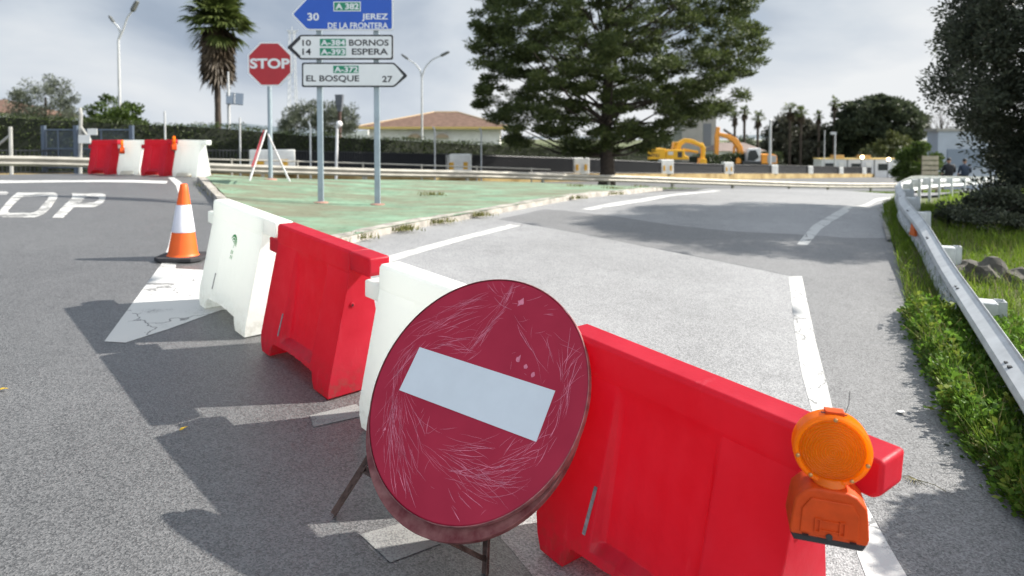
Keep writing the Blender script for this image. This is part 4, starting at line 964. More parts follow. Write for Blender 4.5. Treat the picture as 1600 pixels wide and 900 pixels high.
def poly_sample(poly, n, px=True):
    L = np.array(poly, float); lo, hi = L.min(0), L.max(0); out = np.zeros((0, 2))
    while len(out) < n:
        q = rng.uniform(lo, hi, (n * 3, 2)); out = np.r_[out, q[inside(q, [L])]]
    return out[:n]
def poly_depth(poly, q):
    """0 at the outline, 1 deep inside"""
    L = np.array(poly, float); A = L; B = np.roll(L, -1, 0); d = np.full(len(q), 1e9)
    for a, b in zip(A, B):
        ab = b - a; t = np.clip(((q - a) @ ab) / (ab @ ab), 0, 1); d = np.minimum(d, np.hypot(*(q - a - t[:, None] * ab).T))
    return d / d.max()
def tree(name, label, cat, d, trunk_px, outline, lm, rad, ncl, cr_, per, ln, wd, tr, flat=.75, group=None, base_z=None, limbs=14, trunk_top=None, limb_r=.3, lean=0, multi=None):
    sc = d / FPX; bp = at(trunk_px, 215, d); z0 = G(bp.x, bp.y) if base_z is None else base_z
    root = thing(name, label, cat, (bp.x, bp.y, z0), group=group)
    q = poly_sample(outline, ncl); dp = poly_depth(outline, q)
    cx0 = np.array(outline)[:, 0].mean()
    W = []
    for (u, v), e in zip(q, dp):
        p = at(u, v, d); dy = rng.uniform(-1, 1) * rad * math.sqrt(min(1, e * 1.6)); 
        W.append((p.x - bp.x, dy, p.z - z0))
    W = np.array(W); r = cr_ * rng.uniform(.65, 1.25, ncl)
    n = ncl * per; ci = np.repeat(np.arange(ncl), per); o_ = unit(n) * (rng.uniform(0, 1, n) ** .45)[:, None]; o_[:, 2] *= flat
    P = W[ci] + o_ * r[ci][:, None]
    V, F = leaves(P, ln, wd, .15, o_.copy())
    np_mesh('crown', V, F, lm, root)
    zt = trunk_top if trunk_top is not None else max(W[:, 2]) * .8
    mb = MB(); k = 9; pts = [(lean * (i / k) + .12 * tr * math.sin(i * 1.7), .1 * tr * math.cos(i * 2.1), -.15 + (zt + .15) * i / k) for i in range(k + 1)]
    rr_ = [tr * (1.25 if i == 0 else 1) * (1 - .75 * i / k) for i in range(k + 1)]
    mb.tube(pts, rr_, 10)
    idx = rng.permutation(ncl)[:limbs]
    zmin_ = min(W[:, 2])
    for j in idx:
        t_ = W[j]; h0 = max(min(t_[2] * random.uniform(.45, .8), zt * .9), min(zmin_ * .9, zt * .5)); f = h0 / zt; a = Vector((lean * f, 0, h0)); b = Vector(t_)
        mid = a.lerp(b, .5) + Vector((0, 0, -.08 * (b - a).length)); r0 = tr * limb_r * (1 - .5 * f)
        mb.tube([a, a.lerp(mid, .55), mid, b.lerp(mid, .4), b], [r0, r0 * .85, r0 * .65, r0 * .4, r0 * .15], 6)
    mb.build('trunk', bark, root, smooth=60)
    return root
# big pine behind the guardrail
pine_out = [(745, 20), (738, 60), (735, 95), (748, 118), (742, 150), (750, 172), (775, 186), (782, 212), (800, 226), (830, 232), (862, 222), (890, 236), (925, 240), (955, 238), (985, 225), (1000, 240), (1030, 228), (1052, 205), (1090, 190), (1120, 185), (1140, 160), (1165, 150), (1150, 128), (1185, 100), (1190, 66), (1172, 30), (1165, -40), (1120, -110), (1040, -160), (950, -170), (860, -140), (790, -80), (760, -20)]
tree('pine_tree', 'huge dark green pine with a thick black trunk behind the guardrail', 'tree', 36, 948, pine_out, pine_l, 6.0, 960, .58, 195, .26, .06, .42, .52, limbs=60, limb_r=.24, trunk_top=10.5)
tree('olive_tree', 'round greyish olive tree behind the hedge at far left', 'tree', 44, 72, [(25, 178), (30, 150), (52, 122), (75, 120), (98, 132), (118, 158), (122, 182), (100, 200), (40, 200)], olive_l, 1.6, 70, .5, 150, .17, .055, .2, .8, limbs=10)
tree('green_tree', 'bright green leafy tree behind the hedge, just left of the street lamp', 'tree', 43, 182, [(140, 188), (142, 165), (160, 148), (178, 148), (200, 160), (215, 175), (222, 200), (140, 200)], green_l, 1.3, 46, .42, 120, .2, .12, .18, .8, limbs=8)
tree('olive_tree', 'pale olive tree between the stop sign post and the arrow sign posts', 'tree', 50, 505, [(438, 200), (448, 180), (470, 165), (505, 158), (535, 160), (552, 172), (555, 195), (540, 208), (450, 208)], olive_l, 1.8, 80, .55, 140, .2, .07, .2, .8, limbs=10)
# palm with skirt of dead fronds
def palm(label, d, px, base_row, crown_row, wpx, nf, nd, tr, group=None, fan=12, tall_skirt=.5, z_base=None):
    bp = at(px, 215, d); z0 = G(bp.x, bp.y) if z_base is None else z_base; top = at(px, crown_row, d).z - z0; R_ = wpx / 2 / FPX * d
    root = thing('palm_tree', label, 'palm tree', (bp.x, bp.y, z0), group=group)
    mb = MB(); k = 14; mb.tube([(.05 * math.sin(i * .5) * tr, 0, -.1 + (top + .1) * i / k) for i in range(k + 1)], [tr * (1.25 if i == 0 else 1.0 + .08 * (i % 2)) for i in range(k + 1)], 10); mb.build('trunk', bark, root, smooth=60)
    def fronds(n, elo, ehi, droop, seat):
        V = []; F = []
        for i in range(n):
            az = random.uniform(0, 2 * math.pi); el = R(random.uniform(elo, ehi)); L = R_ * random.uniform(.75, 1.1); s_ = Vector((0, 0, top - random.random() * seat))
            dr = Vector((math.cos(az) * math.cos(el), math.sin(az) * math.cos(el), math.sin(el))); tip = s_ + dr * L * .45 + Vector((0, 0, -droop * L * .06))
            sd_ = dr.cross(Vector((0, 0, 1))); sd_ = sd_.normalized() if sd_.length > .01 else Vector((1, 0, 0))
            o_ = len(V); w_ = .022 * R_; V += [s_ - sd_ * w_, s_ + sd_ * w_, tip + sd_ * w_, tip - sd_ * w_]; F.append((o_, o_ + 1, o_ + 2, o_ + 3))
            up_ = sd_.cross(dr)
            for j in range(fan):
                a = R(-75 + 150 * j / (fan - 1) + random.uniform(-5, 5)); bd = (dr * math.cos(a) + sd_ * math.sin(a)).normalized(); bl = L * .58 * (.65 + .35 * math.cos(a)) * random.uniform(.85, 1.1); ws = (up_ * .4 + sd_ * math.cos(a) - dr * math.sin(a)).normalized() * .034 * R_
                m_ = tip + bd * bl * .6; e_ = tip + bd * bl + Vector((0, 0, -droop * bl * random.uniform(.3, .6)))
                o_ = len(V); V += [tip, m_ - ws, e_, m_ + ws]; F.append((o_, o_ + 1, o_ + 2, o_ + 3))
        return [tuple(v) for v in V], F
    V, F = fronds(nf, -40, 80, .5, R_ * .45); np_mesh('crown', V, F, palm_l, root)
    if nd:
        V, F = fronds(nd, -88, -62, .25, R_ * tall_skirt * 1.3); np_mesh('dead_skirt', V, F, palm_dead, root)
    return root
palm('tall fan palm with a shaggy skirt of dead fronds, left of the stop sign', 37, 341, 193, 18, 116, 120, 150, .155, fan=15, tall_skirt=.85)
pg = 'fan palms beyond the excavators'
for px, row, wp, lb in ((1148, 180, 24, 'leftmost small fan palm, above the arm of the second excavator'), (1163, 171, 26, 'second fan palm from the left beyond the excavators'), (1184, 181, 28, 'broad fan palm above the white excavator cab'), (1234, 168, 32, 'tall fan palm left of its close twin beyond the excavator'),
                        (1251, 172, 28, 'fan palm crowding the right side of a taller one'), (1279, 179, 22, 'slim fan palm standing alone right of the twin palms'), (1303, 158, 24, 'tallest slim fan palm, touching the umbrella pine')):
    palm(lb, 112, px, 262, row, wp, 30, 22, .2, pg, fan=9, z_base=-4)
tree('umbrella_pine', 'broad dark umbrella pine on the skyline above the portable cabins', 'tree', 112, 1378, [(1308, 205), (1312, 175), (1330, 162), (1352, 158), (1378, 150), (1402, 158), (1425, 175), (1445, 188), (1440, 215), (1410, 225), (1340, 225), (1320, 222)], far_l, 5, 230, 1.25, 150, .6, .28, .4, .6, base_z=-4, limbs=16)
tree('dark_tree', 'dark brownish tree mass under the twin palms', 'tree', 116, 1240, [(1195, 245), (1200, 205), (1218, 185), (1245, 182), (1268, 195), (1285, 205), (1290, 250), (1240, 258)], brown_l, 4, 150, 1.1, 120, .55, .28, .35, .8, base_z=-4, limbs=10)
tree('dark_tree', 'dark green tree between the lone palm and the umbrella pine', 'tree', 116, 1305, [(1275, 255), (1278, 215), (1292, 200), (1318, 205), (1330, 225), (1335, 258)], far_l, 4, 110, 1.1, 120, .55, .28, .35, .8, base_z=-4, limbs=8)
tree('green_tree', 'olive green rounded tree behind the right end of the cabins', 'tree', 104, 1395, [(1345, 262), (1352, 232), (1375, 215), (1395, 208), (1420, 220), (1432, 240), (1432, 268)], leaf_mat('olive_green_leaves', (.06, .075, .02), (.11, .125, .04), .3), 3, 70, .9, 90, .4, .22, .3, .8, base_z=-4, limbs=8)
tree('roadside_shrub', 'rounded olive green shrub by the far bend of the right guardrail', 'shrub', 37, 1432, [(1402, 286), (1404, 255), (1412, 238), (1432, 224), (1452, 228), (1466, 245), (1468, 290)], green_l, 1.2, 60, .35, 150, .14, .08, .08, .8, limbs=8)
tree('bare_tree', 'leafless greyish tree on the skyline left of the dark right tree', 'tree', 70, 1472, [(1448, 190), (1452, 170), (1465, 158), (1485, 160), (1492, 190), (1485, 215), (1455, 215)], brown_l, 1.5, 40, .6, 12, .25, .06, .14, .8, limbs=38, limb_r=.3)
# big dark wild olive on the right, and the shrub at its foot
wo_out = [(1536, -60), (1530, 20), (1514, 70), (1512, 105), (1500, 132), (1506, 165), (1536, 182), (1578, 205), (1596, 245), (1596, 290), (1575, 330), (1590, 352), (1600, 362), (1700, 340), (1800, 330), (1830, 150), (1820, -60), (1760, -190), (1650, -230), (1580, -170)]
tree('wild_olive', 'big dark wild olive overhanging the right edge of the scene', 'tree', 11.0, 1640, wo_out, wild_l, 2.4, 620, .34, 240, .085, .034, .14, .9, limbs=50, limb_r=.3, trunk_top=3.6)
tree('verge_shrub', 'dark leafy shrub growing behind the guardrail among the rocks', 'shrub', 9.6, 1536, [(1480, 340), (1490, 326), (1508, 318), (1545, 300), (1600, 300), (1640, 330), (1610, 372), (1570, 380), (1530, 385), (1500, 368), (1478, 345)], wild_l, .55, 110, .15, 110, .055, .03, .03, .85, limbs=30, limb_r=.45, trunk_top=.5)
# hedge along the compound ------------------------------------------------
def hedge(label, pts, thick, per_m, ln, wd):
    """pts: (px, top row, depth)"""
    tops = [at(u, v, d) for u, v, d in pts]; o0 = tops[len(tops) // 2].copy(); o0.z = G(o0.x, o0.y)
    root = thing('hedge', label, 'hedge', tuple(o0)); P = smooth_path(tops, 1.0); mb = MB(); vs = []; fs = []; LV = []
    for i, p in enumerate(P):
        t = P[min(i + 1, len(P) - 1)] - P[max(i - 1, 0)]; t.z = 0; t.normalize(); nr = Vector((t.y, -t.x, 0)); g_ = G(p.x, p.y) - .1
        for ox, zz in ((thick / 2, g_), (thick / 2 - .05, p.z - .12), (-thick / 2 + .05, p.z - .12), (-thick / 2, g_)): vs.append((p.x + nr.x * ox - o0.x, p.y + nr.y * ox - o0.y, zz - o0.z))
        if i < len(P) - 1:
            q = P[i + 1]; L_ = (q - p).length; n = int(per_m * L_); h_ = p.z - g_
            t_ = rng.uniform(0, 1, n); face = rng.uniform(0, 1, n); hz = rng.uniform(0, 1, n) ** .8
            topm = face > .72; off = np.where(topm, rng.uniform(-thick / 2, thick / 2, n), thick / 2 + rng.normal(0, .05, n)); z = np.where(topm, p.z + rng.normal(-.06, .07, n) + .09 * math.sin(i * 1.3), g_ + h_ * hz)
            LV.append(np.c_[p.x + (q.x - p.x) * t_ + nr.x * off - o0.x, p.y + (q.y - p.y) * t_ + nr.y * off - o0.y, z - o0.z])
    for i in range(len(P) - 1):
        for k in range(3): fs.append((i * 4 + k, i * 4 + 4 + k, i * 4 + 5 + k, i * 4 + 1 + k))
    fs += [(0, 1, 2, 3), tuple(len(vs) - 4 + k for k in (3, 2, 1, 0))]
    mb.add(vs, fs).build('core', hedge_dark, root, fix=False)
    V, F = leaves(np.concatenate(LV), ln, wd, .4); np_mesh('foliage', V, F, hedge_l, root)
hedge('long clipped dark green hedge behind the gate, railings and signs', [(-150, 172, 29), (0, 179, 30), (110, 186, 31), (230, 192, 32.5), (340, 197, 34), (460, 208, 36.5), (600, 215.5, 40.5), (780, 225, 47), (930, 230, 53), (1000, 232, 57)], 1.6, 420, .13, .06)
hedge('short dark hedge between and behind the two excavators', [(1085, 243, 76), (1140, 240, 79), (1200, 239, 82), (1215, 240, 83)], 1.6, 150, .3, .14)

# grass and weeds ---------------------------------------------------------
def blades(P, h, w_, leanv=.5):
    n = len(P); az = rng.uniform(0, 2 * np.pi, n); le = rng.uniform(.1, 1, n) * leanv * h; hh = h * rng.uniform(.5, 1.3, n)
    dx, dy = np.cos(az), np.sin(az); sx, sy = -dy * w_ / 2, dx * w_ / 2
    b0 = P + np.c_[sx, sy, np.zeros(n)]; b1 = P - np.c_[sx, sy, np.zeros(n)]; m0 = P + np.c_[dx * le * .4 + sx * .7, dy * le * .4 + sy * .7, hh * .6]; m1 = P + np.c_[dx * le * .4 - sx * .7, dy * le * .4 - sy * .7, hh * .6]
    tp = P + np.c_[dx * le * 1.1, dy * le * 1.1, hh]
    V = np.stack([b0, b1, m1, m0, tp, tp], 1).reshape(-1, 3); i = np.arange(n)[:, None] * 6
    F = np.concatenate([i + np.array([0, 1, 2, 3]), i + np.array([3, 2, 4, 5])], 0); return V, F
def tri_fix(V, F):
    return V, F
def scatter(poly, n):
    q = poly_sample(poly, n); return np.c_[q, GG(q[:, 0], q[:, 1])]
def grass_obj(name, poly, n, h, w_, m, lean=.6, dens=None):
    P = scatter(poly, n)
    if dens is not None: P = P[dens(P)]
    az = np.arange(len(P)); V, F = blades(P, h, w_, lean)
    # merge the doubled tip: triangles as degenerate-free quads
    V = V.copy(); V.reshape(-1, 6, 3)[:, 5] += rng.normal(0, .0015, (len(P), 3))
    return struct(np_mesh(name, V, F, m), 'stuff')
edge_xy = np.array(vr)
near_poly = [tuple(p) for p in hits([(u - 2, v) for u, v in VERGE])] + [(7.9, 13.4), (11.5, 13.0), (9, 8), (6.0, 4.6), (3.6, 1.4), (2.0, .2), (1.2, .3)]
noise_mask = lambda P: (np.sin(P[:, 0] * 3.1 + 1) * np.cos(P[:, 1] * 2.3) + rng.uniform(-.8, 1.2, len(P))) > -.35
grass_obj('verge_grass', near_poly, 60000, .15, .0065, grass_l, .7, noise_mask)
grass_obj('dry_verge_grass', near_poly, 5000, .19, .005, dry_l, .8)
grass_obj('far_verge_grass', [(7.9, 13.4), (9, 15), (10.9, 17.6), (15.6, 24), (23, 33), (33, 45), (50, 46), (40, 20), (20, 8), (11, 8)], 26000, .22, .03, grass_l, .7)
grass_obj('back_rail_grass', [(p.x - .1, p.y - .5) for p in back_rail[9:]] + [(p.x + .1, p.y + .35) for p in back_rail[9:]][::-1], 9000, .22, .035, grass_l, .7)
grass_obj('left_rail_grass', [(p.x, p.y - .5) for p in back_rail[:8]] + [(p.x, p.y + .5) for p in back_rail[:8]][::-1], 5000, .12, .03, hedge_l, .7, lambda P: np.sin(P[:, 0] * .9) + rng.uniform(-1, 1, len(P)) > .2)
# broad leaved weeds on the near verge
def weeds(name, poly, nplants, per, spread, hgt, ln, wd, m):
    P = scatter(poly, nplants); ci = np.repeat(np.arange(nplants), per); n = len(ci); hs = hgt * rng.uniform(.4, 1.25, nplants)
    o_ = rng.normal(0, 1, (n, 2)) * spread * .5; z = hs[ci] * rng.uniform(.25, 1, n) * np.exp(-(o_ ** 2).sum(1) / (2 * spread ** 2))
    Q = P[ci] + np.c_[o_, z]; D = np.c_[o_ / spread, rng.uniform(-.2, .7, n)]
    V, F = leaves(Q, ln, wd, .1, D)
    SV, SF = blades(P[ci[::3]] + np.c_[o_[::3] * .3, np.zeros(len(ci[::3]))], hgt * .8, .004, .5); SV = SV.copy(); SV.reshape(-1, 6, 3)[:, 5] += rng.normal(0, .001, (len(SV) // 6, 3))
    return struct(np_mesh(name, np.r_[V, SV], np.r_[F, SF + len(V)], m), 'stuff')
weed_poly = hits([(1424, 490), (1440, 545), (1475, 620), (1510, 690), (1560, 754), (1600, 800), (1680, 880)]) + [(2.2, .9), (3.0, 2.2), (3.6, 3.6), (4.1, 4.8)]
edge_poly = hits([(1424, 490), (1440, 545), (1475, 620), (1510, 690), (1560, 754), (1600, 800), (1640, 850), (1660, 800), (1560, 700), (1500, 610), (1460, 535), (1440, 490)])
weeds('verge_weeds', weed_poly, 900, 75, .085, .20, .036, .024, weed_l)
weeds('clover_weeds', weed_poly, 500, 90, .07, .16, .024, .018, leaf_mat('dark_weed_leaves', (.045, .105, .014), (.10, .19, .03), .4))
weeds('verge_weeds', weed_poly, 110, 40, .10, .24, .048, .024, leaf_mat('yellow_green_leaves', (.14, .20, .02), (.24, .30, .05), .45))
weeds('edge_weeds', edge_poly, 170, 60, .07, .10, .028, .014, weed_l)
weeds('verge_weeds', near_poly, 300, 60, .08, .15, .030, .014, grass_l)
grass_obj('verge_grass', weed_poly, 3500, .17, .005, grass_l, .7)
grass_obj('dry_verge_grass', weed_poly, 900, .22, .0045, dry_l, .8)
grass_obj('edge_grass', edge_poly, 5200, .08, .0045, dry_l, 1.0)
# tufts along the kerb of the island
tuft_px = [(562, 376), (628, 364), (636, 362), (690, 350), (742, 341), (748, 340), (900, 313), (960, 306), (340, 303), (332, 296), (326, 290), (362, 305), (520, 384), (675, 352), (345, 310)]
TP_ = []
for u, v in tuft_px:
    c0 = hit(u, v); k = 90; s_ = random.uniform(.04, .10); q = rng.normal(0, 1, (k, 2)) * [s_ * 1.5, s_ * .6] + [c0.x, c0.y]; TP_.append(np.c_[q, GG(q[:, 0], q[:, 1]) + .03])
V, F = blades(np.concatenate(TP_), .065, .012, .9); V = V.copy(); V.reshape(-1, 6, 3)[:, 5] += rng.normal(0, .001, (len(V) // 6, 3)); struct(np_mesh('kerb_tufts', V, F, leaf_mat('kerb_tuft', (.12, .14, .03), (.24, .23, .08), .45)), 'stuff')
TP_ = []
for u, v in ((675, 305), (960, 295), (1000, 292), (900, 291)):
    c0 = hit(u, v, .09); k = 60; q = rng.normal(0, 1, (k, 2)) * [.16, .09] + [c0.x, c0.y]; TP_.append(np.c_[q, GG(q[:, 0], q[:, 1]) + .09])
V, F = blades(np.concatenate(TP_), .07, .015, .9); V = V.copy(); V.reshape(-1, 6, 3)[:, 5] += rng.normal(0, .001, (len(V) // 6, 3)); struct(np_mesh('island_tufts', V, F, MATS['kerb_tuft']), 'stuff')
# rocks
rock_m = mat('rock', (.085, .078, .066), .9, var=.4, scale=5, bump=.6)
for (u, v, d, s_, lb) in ((1505, 405, 6.9, (.21, .17, .14), 'low rounded grey rock, left one of the three behind the guardrail'), (1543, 412, 6.7, (.18, .16, .20), 'pointed grey rock in the middle of the three behind the guardrail'), (1598, 432, 6.6, (.20, .18, .14), 'brownish rock nearest the right picture edge, behind the guardrail')):
    bm = bmesh.new(); bmesh.ops.create_icosphere(bm, subdivisions=3, radius=1); 
    for vtx in bm.verts:
        n_ = vtx.co.copy(); k = 1 + .18 * math.sin(n_.x * 3 + u) * math.cos(n_.y * 4 + v) + .10 * math.sin(n_.z * 7 + n_.x * 5) + random.uniform(-.03, .03); vtx.co = Vector((n_.x * s_[0] * k, n_.y * s_[1] * k, n_.z * s_[2] * k))
    me = bpy.data.meshes.new('rock'); bm.to_mesh(me); bm.free(); me.materials.append(rock_m); o = bpy.data.objects.new('rock', me); COL.objects.link(o); p = at(u, v, d); o.location = (p.x, p.y, G(p.x, p.y) + s_[2] * .2); tag(o, lb, 'rock', 'rocks behind the guardrail')

# ------------------------------------------------------------------ buildings far behind
tile_m = mat('roof_tiles', (.115, .062, .040), .85, var=.3, scale=2.5, bump=.3, bscale=12, col2=(.17, .10, .07))
cream = mat('cream_trim', (.62, .45, .16), .8)
glass_d = mat('dark_glass', (.02, .025, .03), .15)
def L(u, v, d, o): p = at(u, v, d); return Vector((p.x - o.x, p.y - o.y, p.z - o.z))
def ground_pt(u, d): p = at(u, 215, d); return Vector((p.x, p.y, G(p.x, p.y)))
DH = 66; oh_ = ground_pt(675, DH)
house = thing('house', 'white house with a wide brown hipped tile roof behind the hedge', 'house', tuple(oh_))
e0, e1_ = L(556, 198, DH, oh_), L(795, 203, DH, oh_); r0, r1_ = L(668, 172, DH, oh_), L(708, 173.5, DH, oh_); dpt = 11.0
for q in (r0, r1_): q.y += dpt / 2
e1_.z = e0.z; r1_.z = r0.z
b0, b1_ = e0 + Vector((0, dpt, 0)), e1_ + Vector((0, dpt, 0)); dn = Vector((0, 0, -.22))
mb = MB(); mb.add([tuple(v) for v in (e0, e1_, b1_, b0, r0, r1_, e0 + dn, e1_ + dn, b1_ + dn, b0 + dn)], [(0, 1, 5, 4), (1, 2, 5), (2, 3, 4, 5), (3, 0, 4), (9, 8, 7, 6)], 0)
mb.add([tuple(v) for v in (e0, e1_, b1_, b0, e0 + dn, e1_ + dn, b1_ + dn, b0 + dn)], [(0, 4, 5, 1), (1, 5, 6, 2), (2, 6, 7, 3), (3, 7, 4, 0)], 1); mb.build('roof', [tile_m, cream], house)
mb = MB(); mb.tube([r0, e0], .10, 6); mb.tube([r0, e1_], .01, 4); mb.tube([r0, r1_], .12, 6); mb.tube([r1_, e1_], .10, 6); mb.build('ridge_tiles', mat('ridge_tile', (.45, .33, .2), .85), house)
mb = MB(); w0 = e0.x + 1.0; w1 = e1_.x - .9; mb.box(((w0 + w1) / 2, dpt / 2, (e0.z - .2) / 2 - .3), (w1 - w0, dpt - 2, e0.z + .4)); mb.build('wall', white_wall, house)
for u in (646, 690):
    q = L(u, 214, DH, oh_); mb = MB(); mb.prism([(q.x + .62 * math.cos(a), max(q.z, 0) - .1 + .42 * math.sin(a)) for a in np.linspace(0, math.pi, 12)], .62, .95); mb.build('arched_hood', mat('pale_tiles', (.42, .33, .24), .85), house)
oo = ground_pt(548, 64); an = thing('garden_wall', 'low white wall with sloping top joined to the left of the tiled house', 'wall', tuple(oo))
q0, q1 = L(528, 210, 64, oo), L(575, 203, 64, oo); mb = MB(); mb.prism([(q0.x, -.3), (q1.x, -.3), (q1.x, q1.z), (q0.x, q0.z)], 0, .3); mb.build('wall', white_wall, an)
# concrete tower block behind the pine
ot = ground_pt(1098, 100); tw = thing('tower_building', 'plain grey concrete tower with a tall window behind the pine', 'building', tuple(ot)); q0, q1 = L(1066, 178, 100, ot), L(1119, 178, 100, ot)
conc_g = mat('tower_concrete', (.30, .29, .26), .9, var=.12, scale=.6)
mb = MB(); mb.box(((q0.x + q1.x) / 2, 2.5, q0.z / 2 - .3), (q1.x - q0.x, 5, q0.z + .6)); mb.build('wall', conc_g, tw)
a_, c_ = L(1099, 193, 100, ot), L(1111, 228, 100, ot); mb = MB(); mb.box(((a_.x + c_.x) / 2, -.02, (a_.z + c_.z) / 2), (c_.x - a_.x, .08, a_.z - c_.z)); wn_ = mb.build('window', mat('grey_panel', (.12, .13, .14), .5), tw)
mb = MB(); mb.box(((q0.x + q1.x) / 2, 2.5, q0.z + .15), (q1.x - q0.x + .4, 5.4, .3)); mb.build('parapet', conc_g, tw)
# low pink roofed house
ol = ground_pt(1180, 92); lh = thing('house', 'low pale house with a pinkish roof between the two excavator arms', 'house', tuple(ol)); q0, q1 = L(1122, 223, 92, ol), L(1192, 236, 92, ol)
mb = MB(); mb.box(((q0.x + q1.x) / 2, 3, q1.z / 2 - .3), (q1.x - q0.x, 6, q1.z + .6)); mb.build('wall', white_wall, lh)
mb = MB(); mb.add([(q0.x - .4, -.5, q1.z), (q1.x + .4, -.5, q1.z), (q1.x - 1.5, 3, q0.z), (q0.x + 1, 3, q0.z), (q0.x - .4, 6.5, q1.z), (q1.x + .4, 6.5, q1.z)], [(0, 1, 2, 3), (5, 4, 3, 2), (0, 3, 4), (1, 5, 2), (0, 4, 5, 1)]); mb.build('roof', mat('pink_tiles', (.20, .155, .135), .85, var=.15, scale=1), lh)
for u in (1140, 1160): 
    a_ = L(u, 246, 92, ol); mb = MB(); mb.box((a_.x, -.02, max(a_.z, 1.3)), (1.0, .08, 1.1)); mb.build('window', glass_d, lh)
# portable cabins with roof units and lit floodlights
cab_lab = ['white portable cabin at the left of the row of three, with a dark window', 'white portable cabin in the middle of the row of three', 'white portable cabin at the right end of the row, by the olive green tree']
cabin_w = mat('cabin_white', (.55, .56, .57), .6, var=.08, scale=1)
for k in range(3):
    u0, u1 = 1284 + 42 * k, 1284 + 42 * (k + 1) - 2; oc = ground_pt((u0 + u1) / 2, 96); c = thing('portable_cabin', cab_lab[k], 'cabin', tuple(oc), group='row of white portable cabins')
    a_, b_ = L(u0, 249, 96, oc), L(u1, 249, 96, oc); wd = b_.x - a_.x; zt = a_.z
    mb = MB(); mb.box((0, 1.25, zt / 2), (wd, 2.5, zt)); mb.build('wall', cabin_w, c, bevel=.03)
    mb = MB(); mb.box((0, 1.25, zt + .06), (wd + .15, 2.6, .12)); mb.build('roof', cream, c)
    mb = MB(); mb.box((-wd * .2, -.03, zt * .58), (wd * .35, .06, zt * .36)); mb.build('window', glass_d, c)
    mb = MB(); mb.box((wd * .28, -.03, zt * .42), (wd * .2, .06, zt * .8)); mb.build('door', mat('cabin_door', (.62, .62, .60), .5), c)
    if k < 2:
        mb = MB(); mb.box((wd * .25, 1, zt + .35), (1.5, 1.0, .45)); mb.build('roof_unit', mat('tan_unit', (.45, .28, .10), .7), c)
glow = mat('lit_lamp', (1, .9, .6), .4, emit=(1, .78, .42), estr=5)
for u, v, lb in ((1347, 245.5, 'lit round floodlight on a mast above the middle of the cabins'), (1388.5, 249, 'lit round floodlight on a mast above the right end of the cabins')):
    of_ = ground_pt(u, 94); f = thing('floodlight', lb, 'lamp', tuple(of_), group='lit floodlights above the cabins'); t_ = L(u, v, 94, of_)
    mb = MB(); mb.tube([(0, 0.1, 0), (0, 0.1, t_.z)], .05, 6); mb.build('mast', dark_metal, f)
    mb = MB(); mb.lathe([(.05, .12), (.24, .0), (.24, -.05), (.18, -.09), (.05, -.11)], 16, Matrix.Translation(t_) @ Matrix.Rotation(R(90), 4, 'X') @ Matrix.Diagonal((1, 1, -1, 1))); mb.build('lens', glow, f, smooth=50)
# far wood behind the compound, reads as one mass
WP = []
for i in range(5200):
    u = random.uniform(1010, 1620); d = random.uniform(122, 150); p = at(u, 215, d); tp = 4.6 + 1.4 * math.sin(u * .021) + .9 * math.sin(u * .07 + 2) + .5 * math.sin(u * .19)
    WP.append((p.x, p.y, G(p.x, p.y) + random.uniform(0, 1) ** .7 * tp))
V, F = leaves(np.array(WP).repeat(9, 0) + rng.normal(0, .45, (len(WP) * 9, 3)), .6, .35); struct(np_mesh('far_wood', V, F, far_l), 'stuff')
# grey blue building at the right, behind the dark tree
og_ = ground_pt(1500, 60); gbld = thing('warehouse', 'pale blue grey warehouse partly hidden by the dark tree at right', 'building', tuple(og_)); a_, b_ = L(1466, 205, 60, og_), L(1560, 205, 60, og_)
pale_blue = mat('pale_blue_cladding', (.33, .37, .42), .6, var=.08, scale=1)
mb = MB(); mb.box(((a_.x + b_.x) / 2, .8, a_.z / 2 - .3), (b_.x - a_.x, 1.6, a_.z + .6)); mb.build('wall', pale_blue, gbld)
mb = MB(); mb.box(((a_.x + b_.x) / 2, .8, a_.z + .12), (b_.x - a_.x + .4, 1.9, .24)); mb.build('roof_edge', conc_g, gbld)
a_, b_ = L(1480, 233, 60, og_), L(1535, 262, 60, og_); mb = MB(); mb.box(((a_.x + b_.x) / 2, -.03, (a_.z + b_.z) / 2), (b_.x - a_.x, .08, a_.z - b_.z)); mb.build('shutter_door', mat('blue_grey_shutter', (.16, .20, .25), .5), gbld)
# slatted crate stack
oc = ground_pt(1453, 33); cr0 = thing('slatted_crate', 'tall pale wooden slatted crate standing left of the sitting person', 'crate', tuple(oc)); a_, b_ = L(1441, 243, 33, oc), L(1466, 272, 33, oc)
wood_m = mat('pale_wood', (.36, .32, .23), .85, var=.2, scale=6); hh_ = a_.z; mb = MB()
for k in range(7): z_ = .12 + (hh_ - .12) * (k + .5) / 7; mb.box(((a_.x + b_.x) / 2, 0, z_), (b_.x - a_.x, .03, (hh_ - .12) / 7 * .8))
mb.build('slats', wood_m, cr0); mb = MB()
for sx in (a_.x + .05, b_.x - .05): mb.box((sx, .05, hh_ / 2), (.08, .06, hh_))
mb.build('uprights', mat('dark_wood', (.12, .10, .07), .9), cr0)

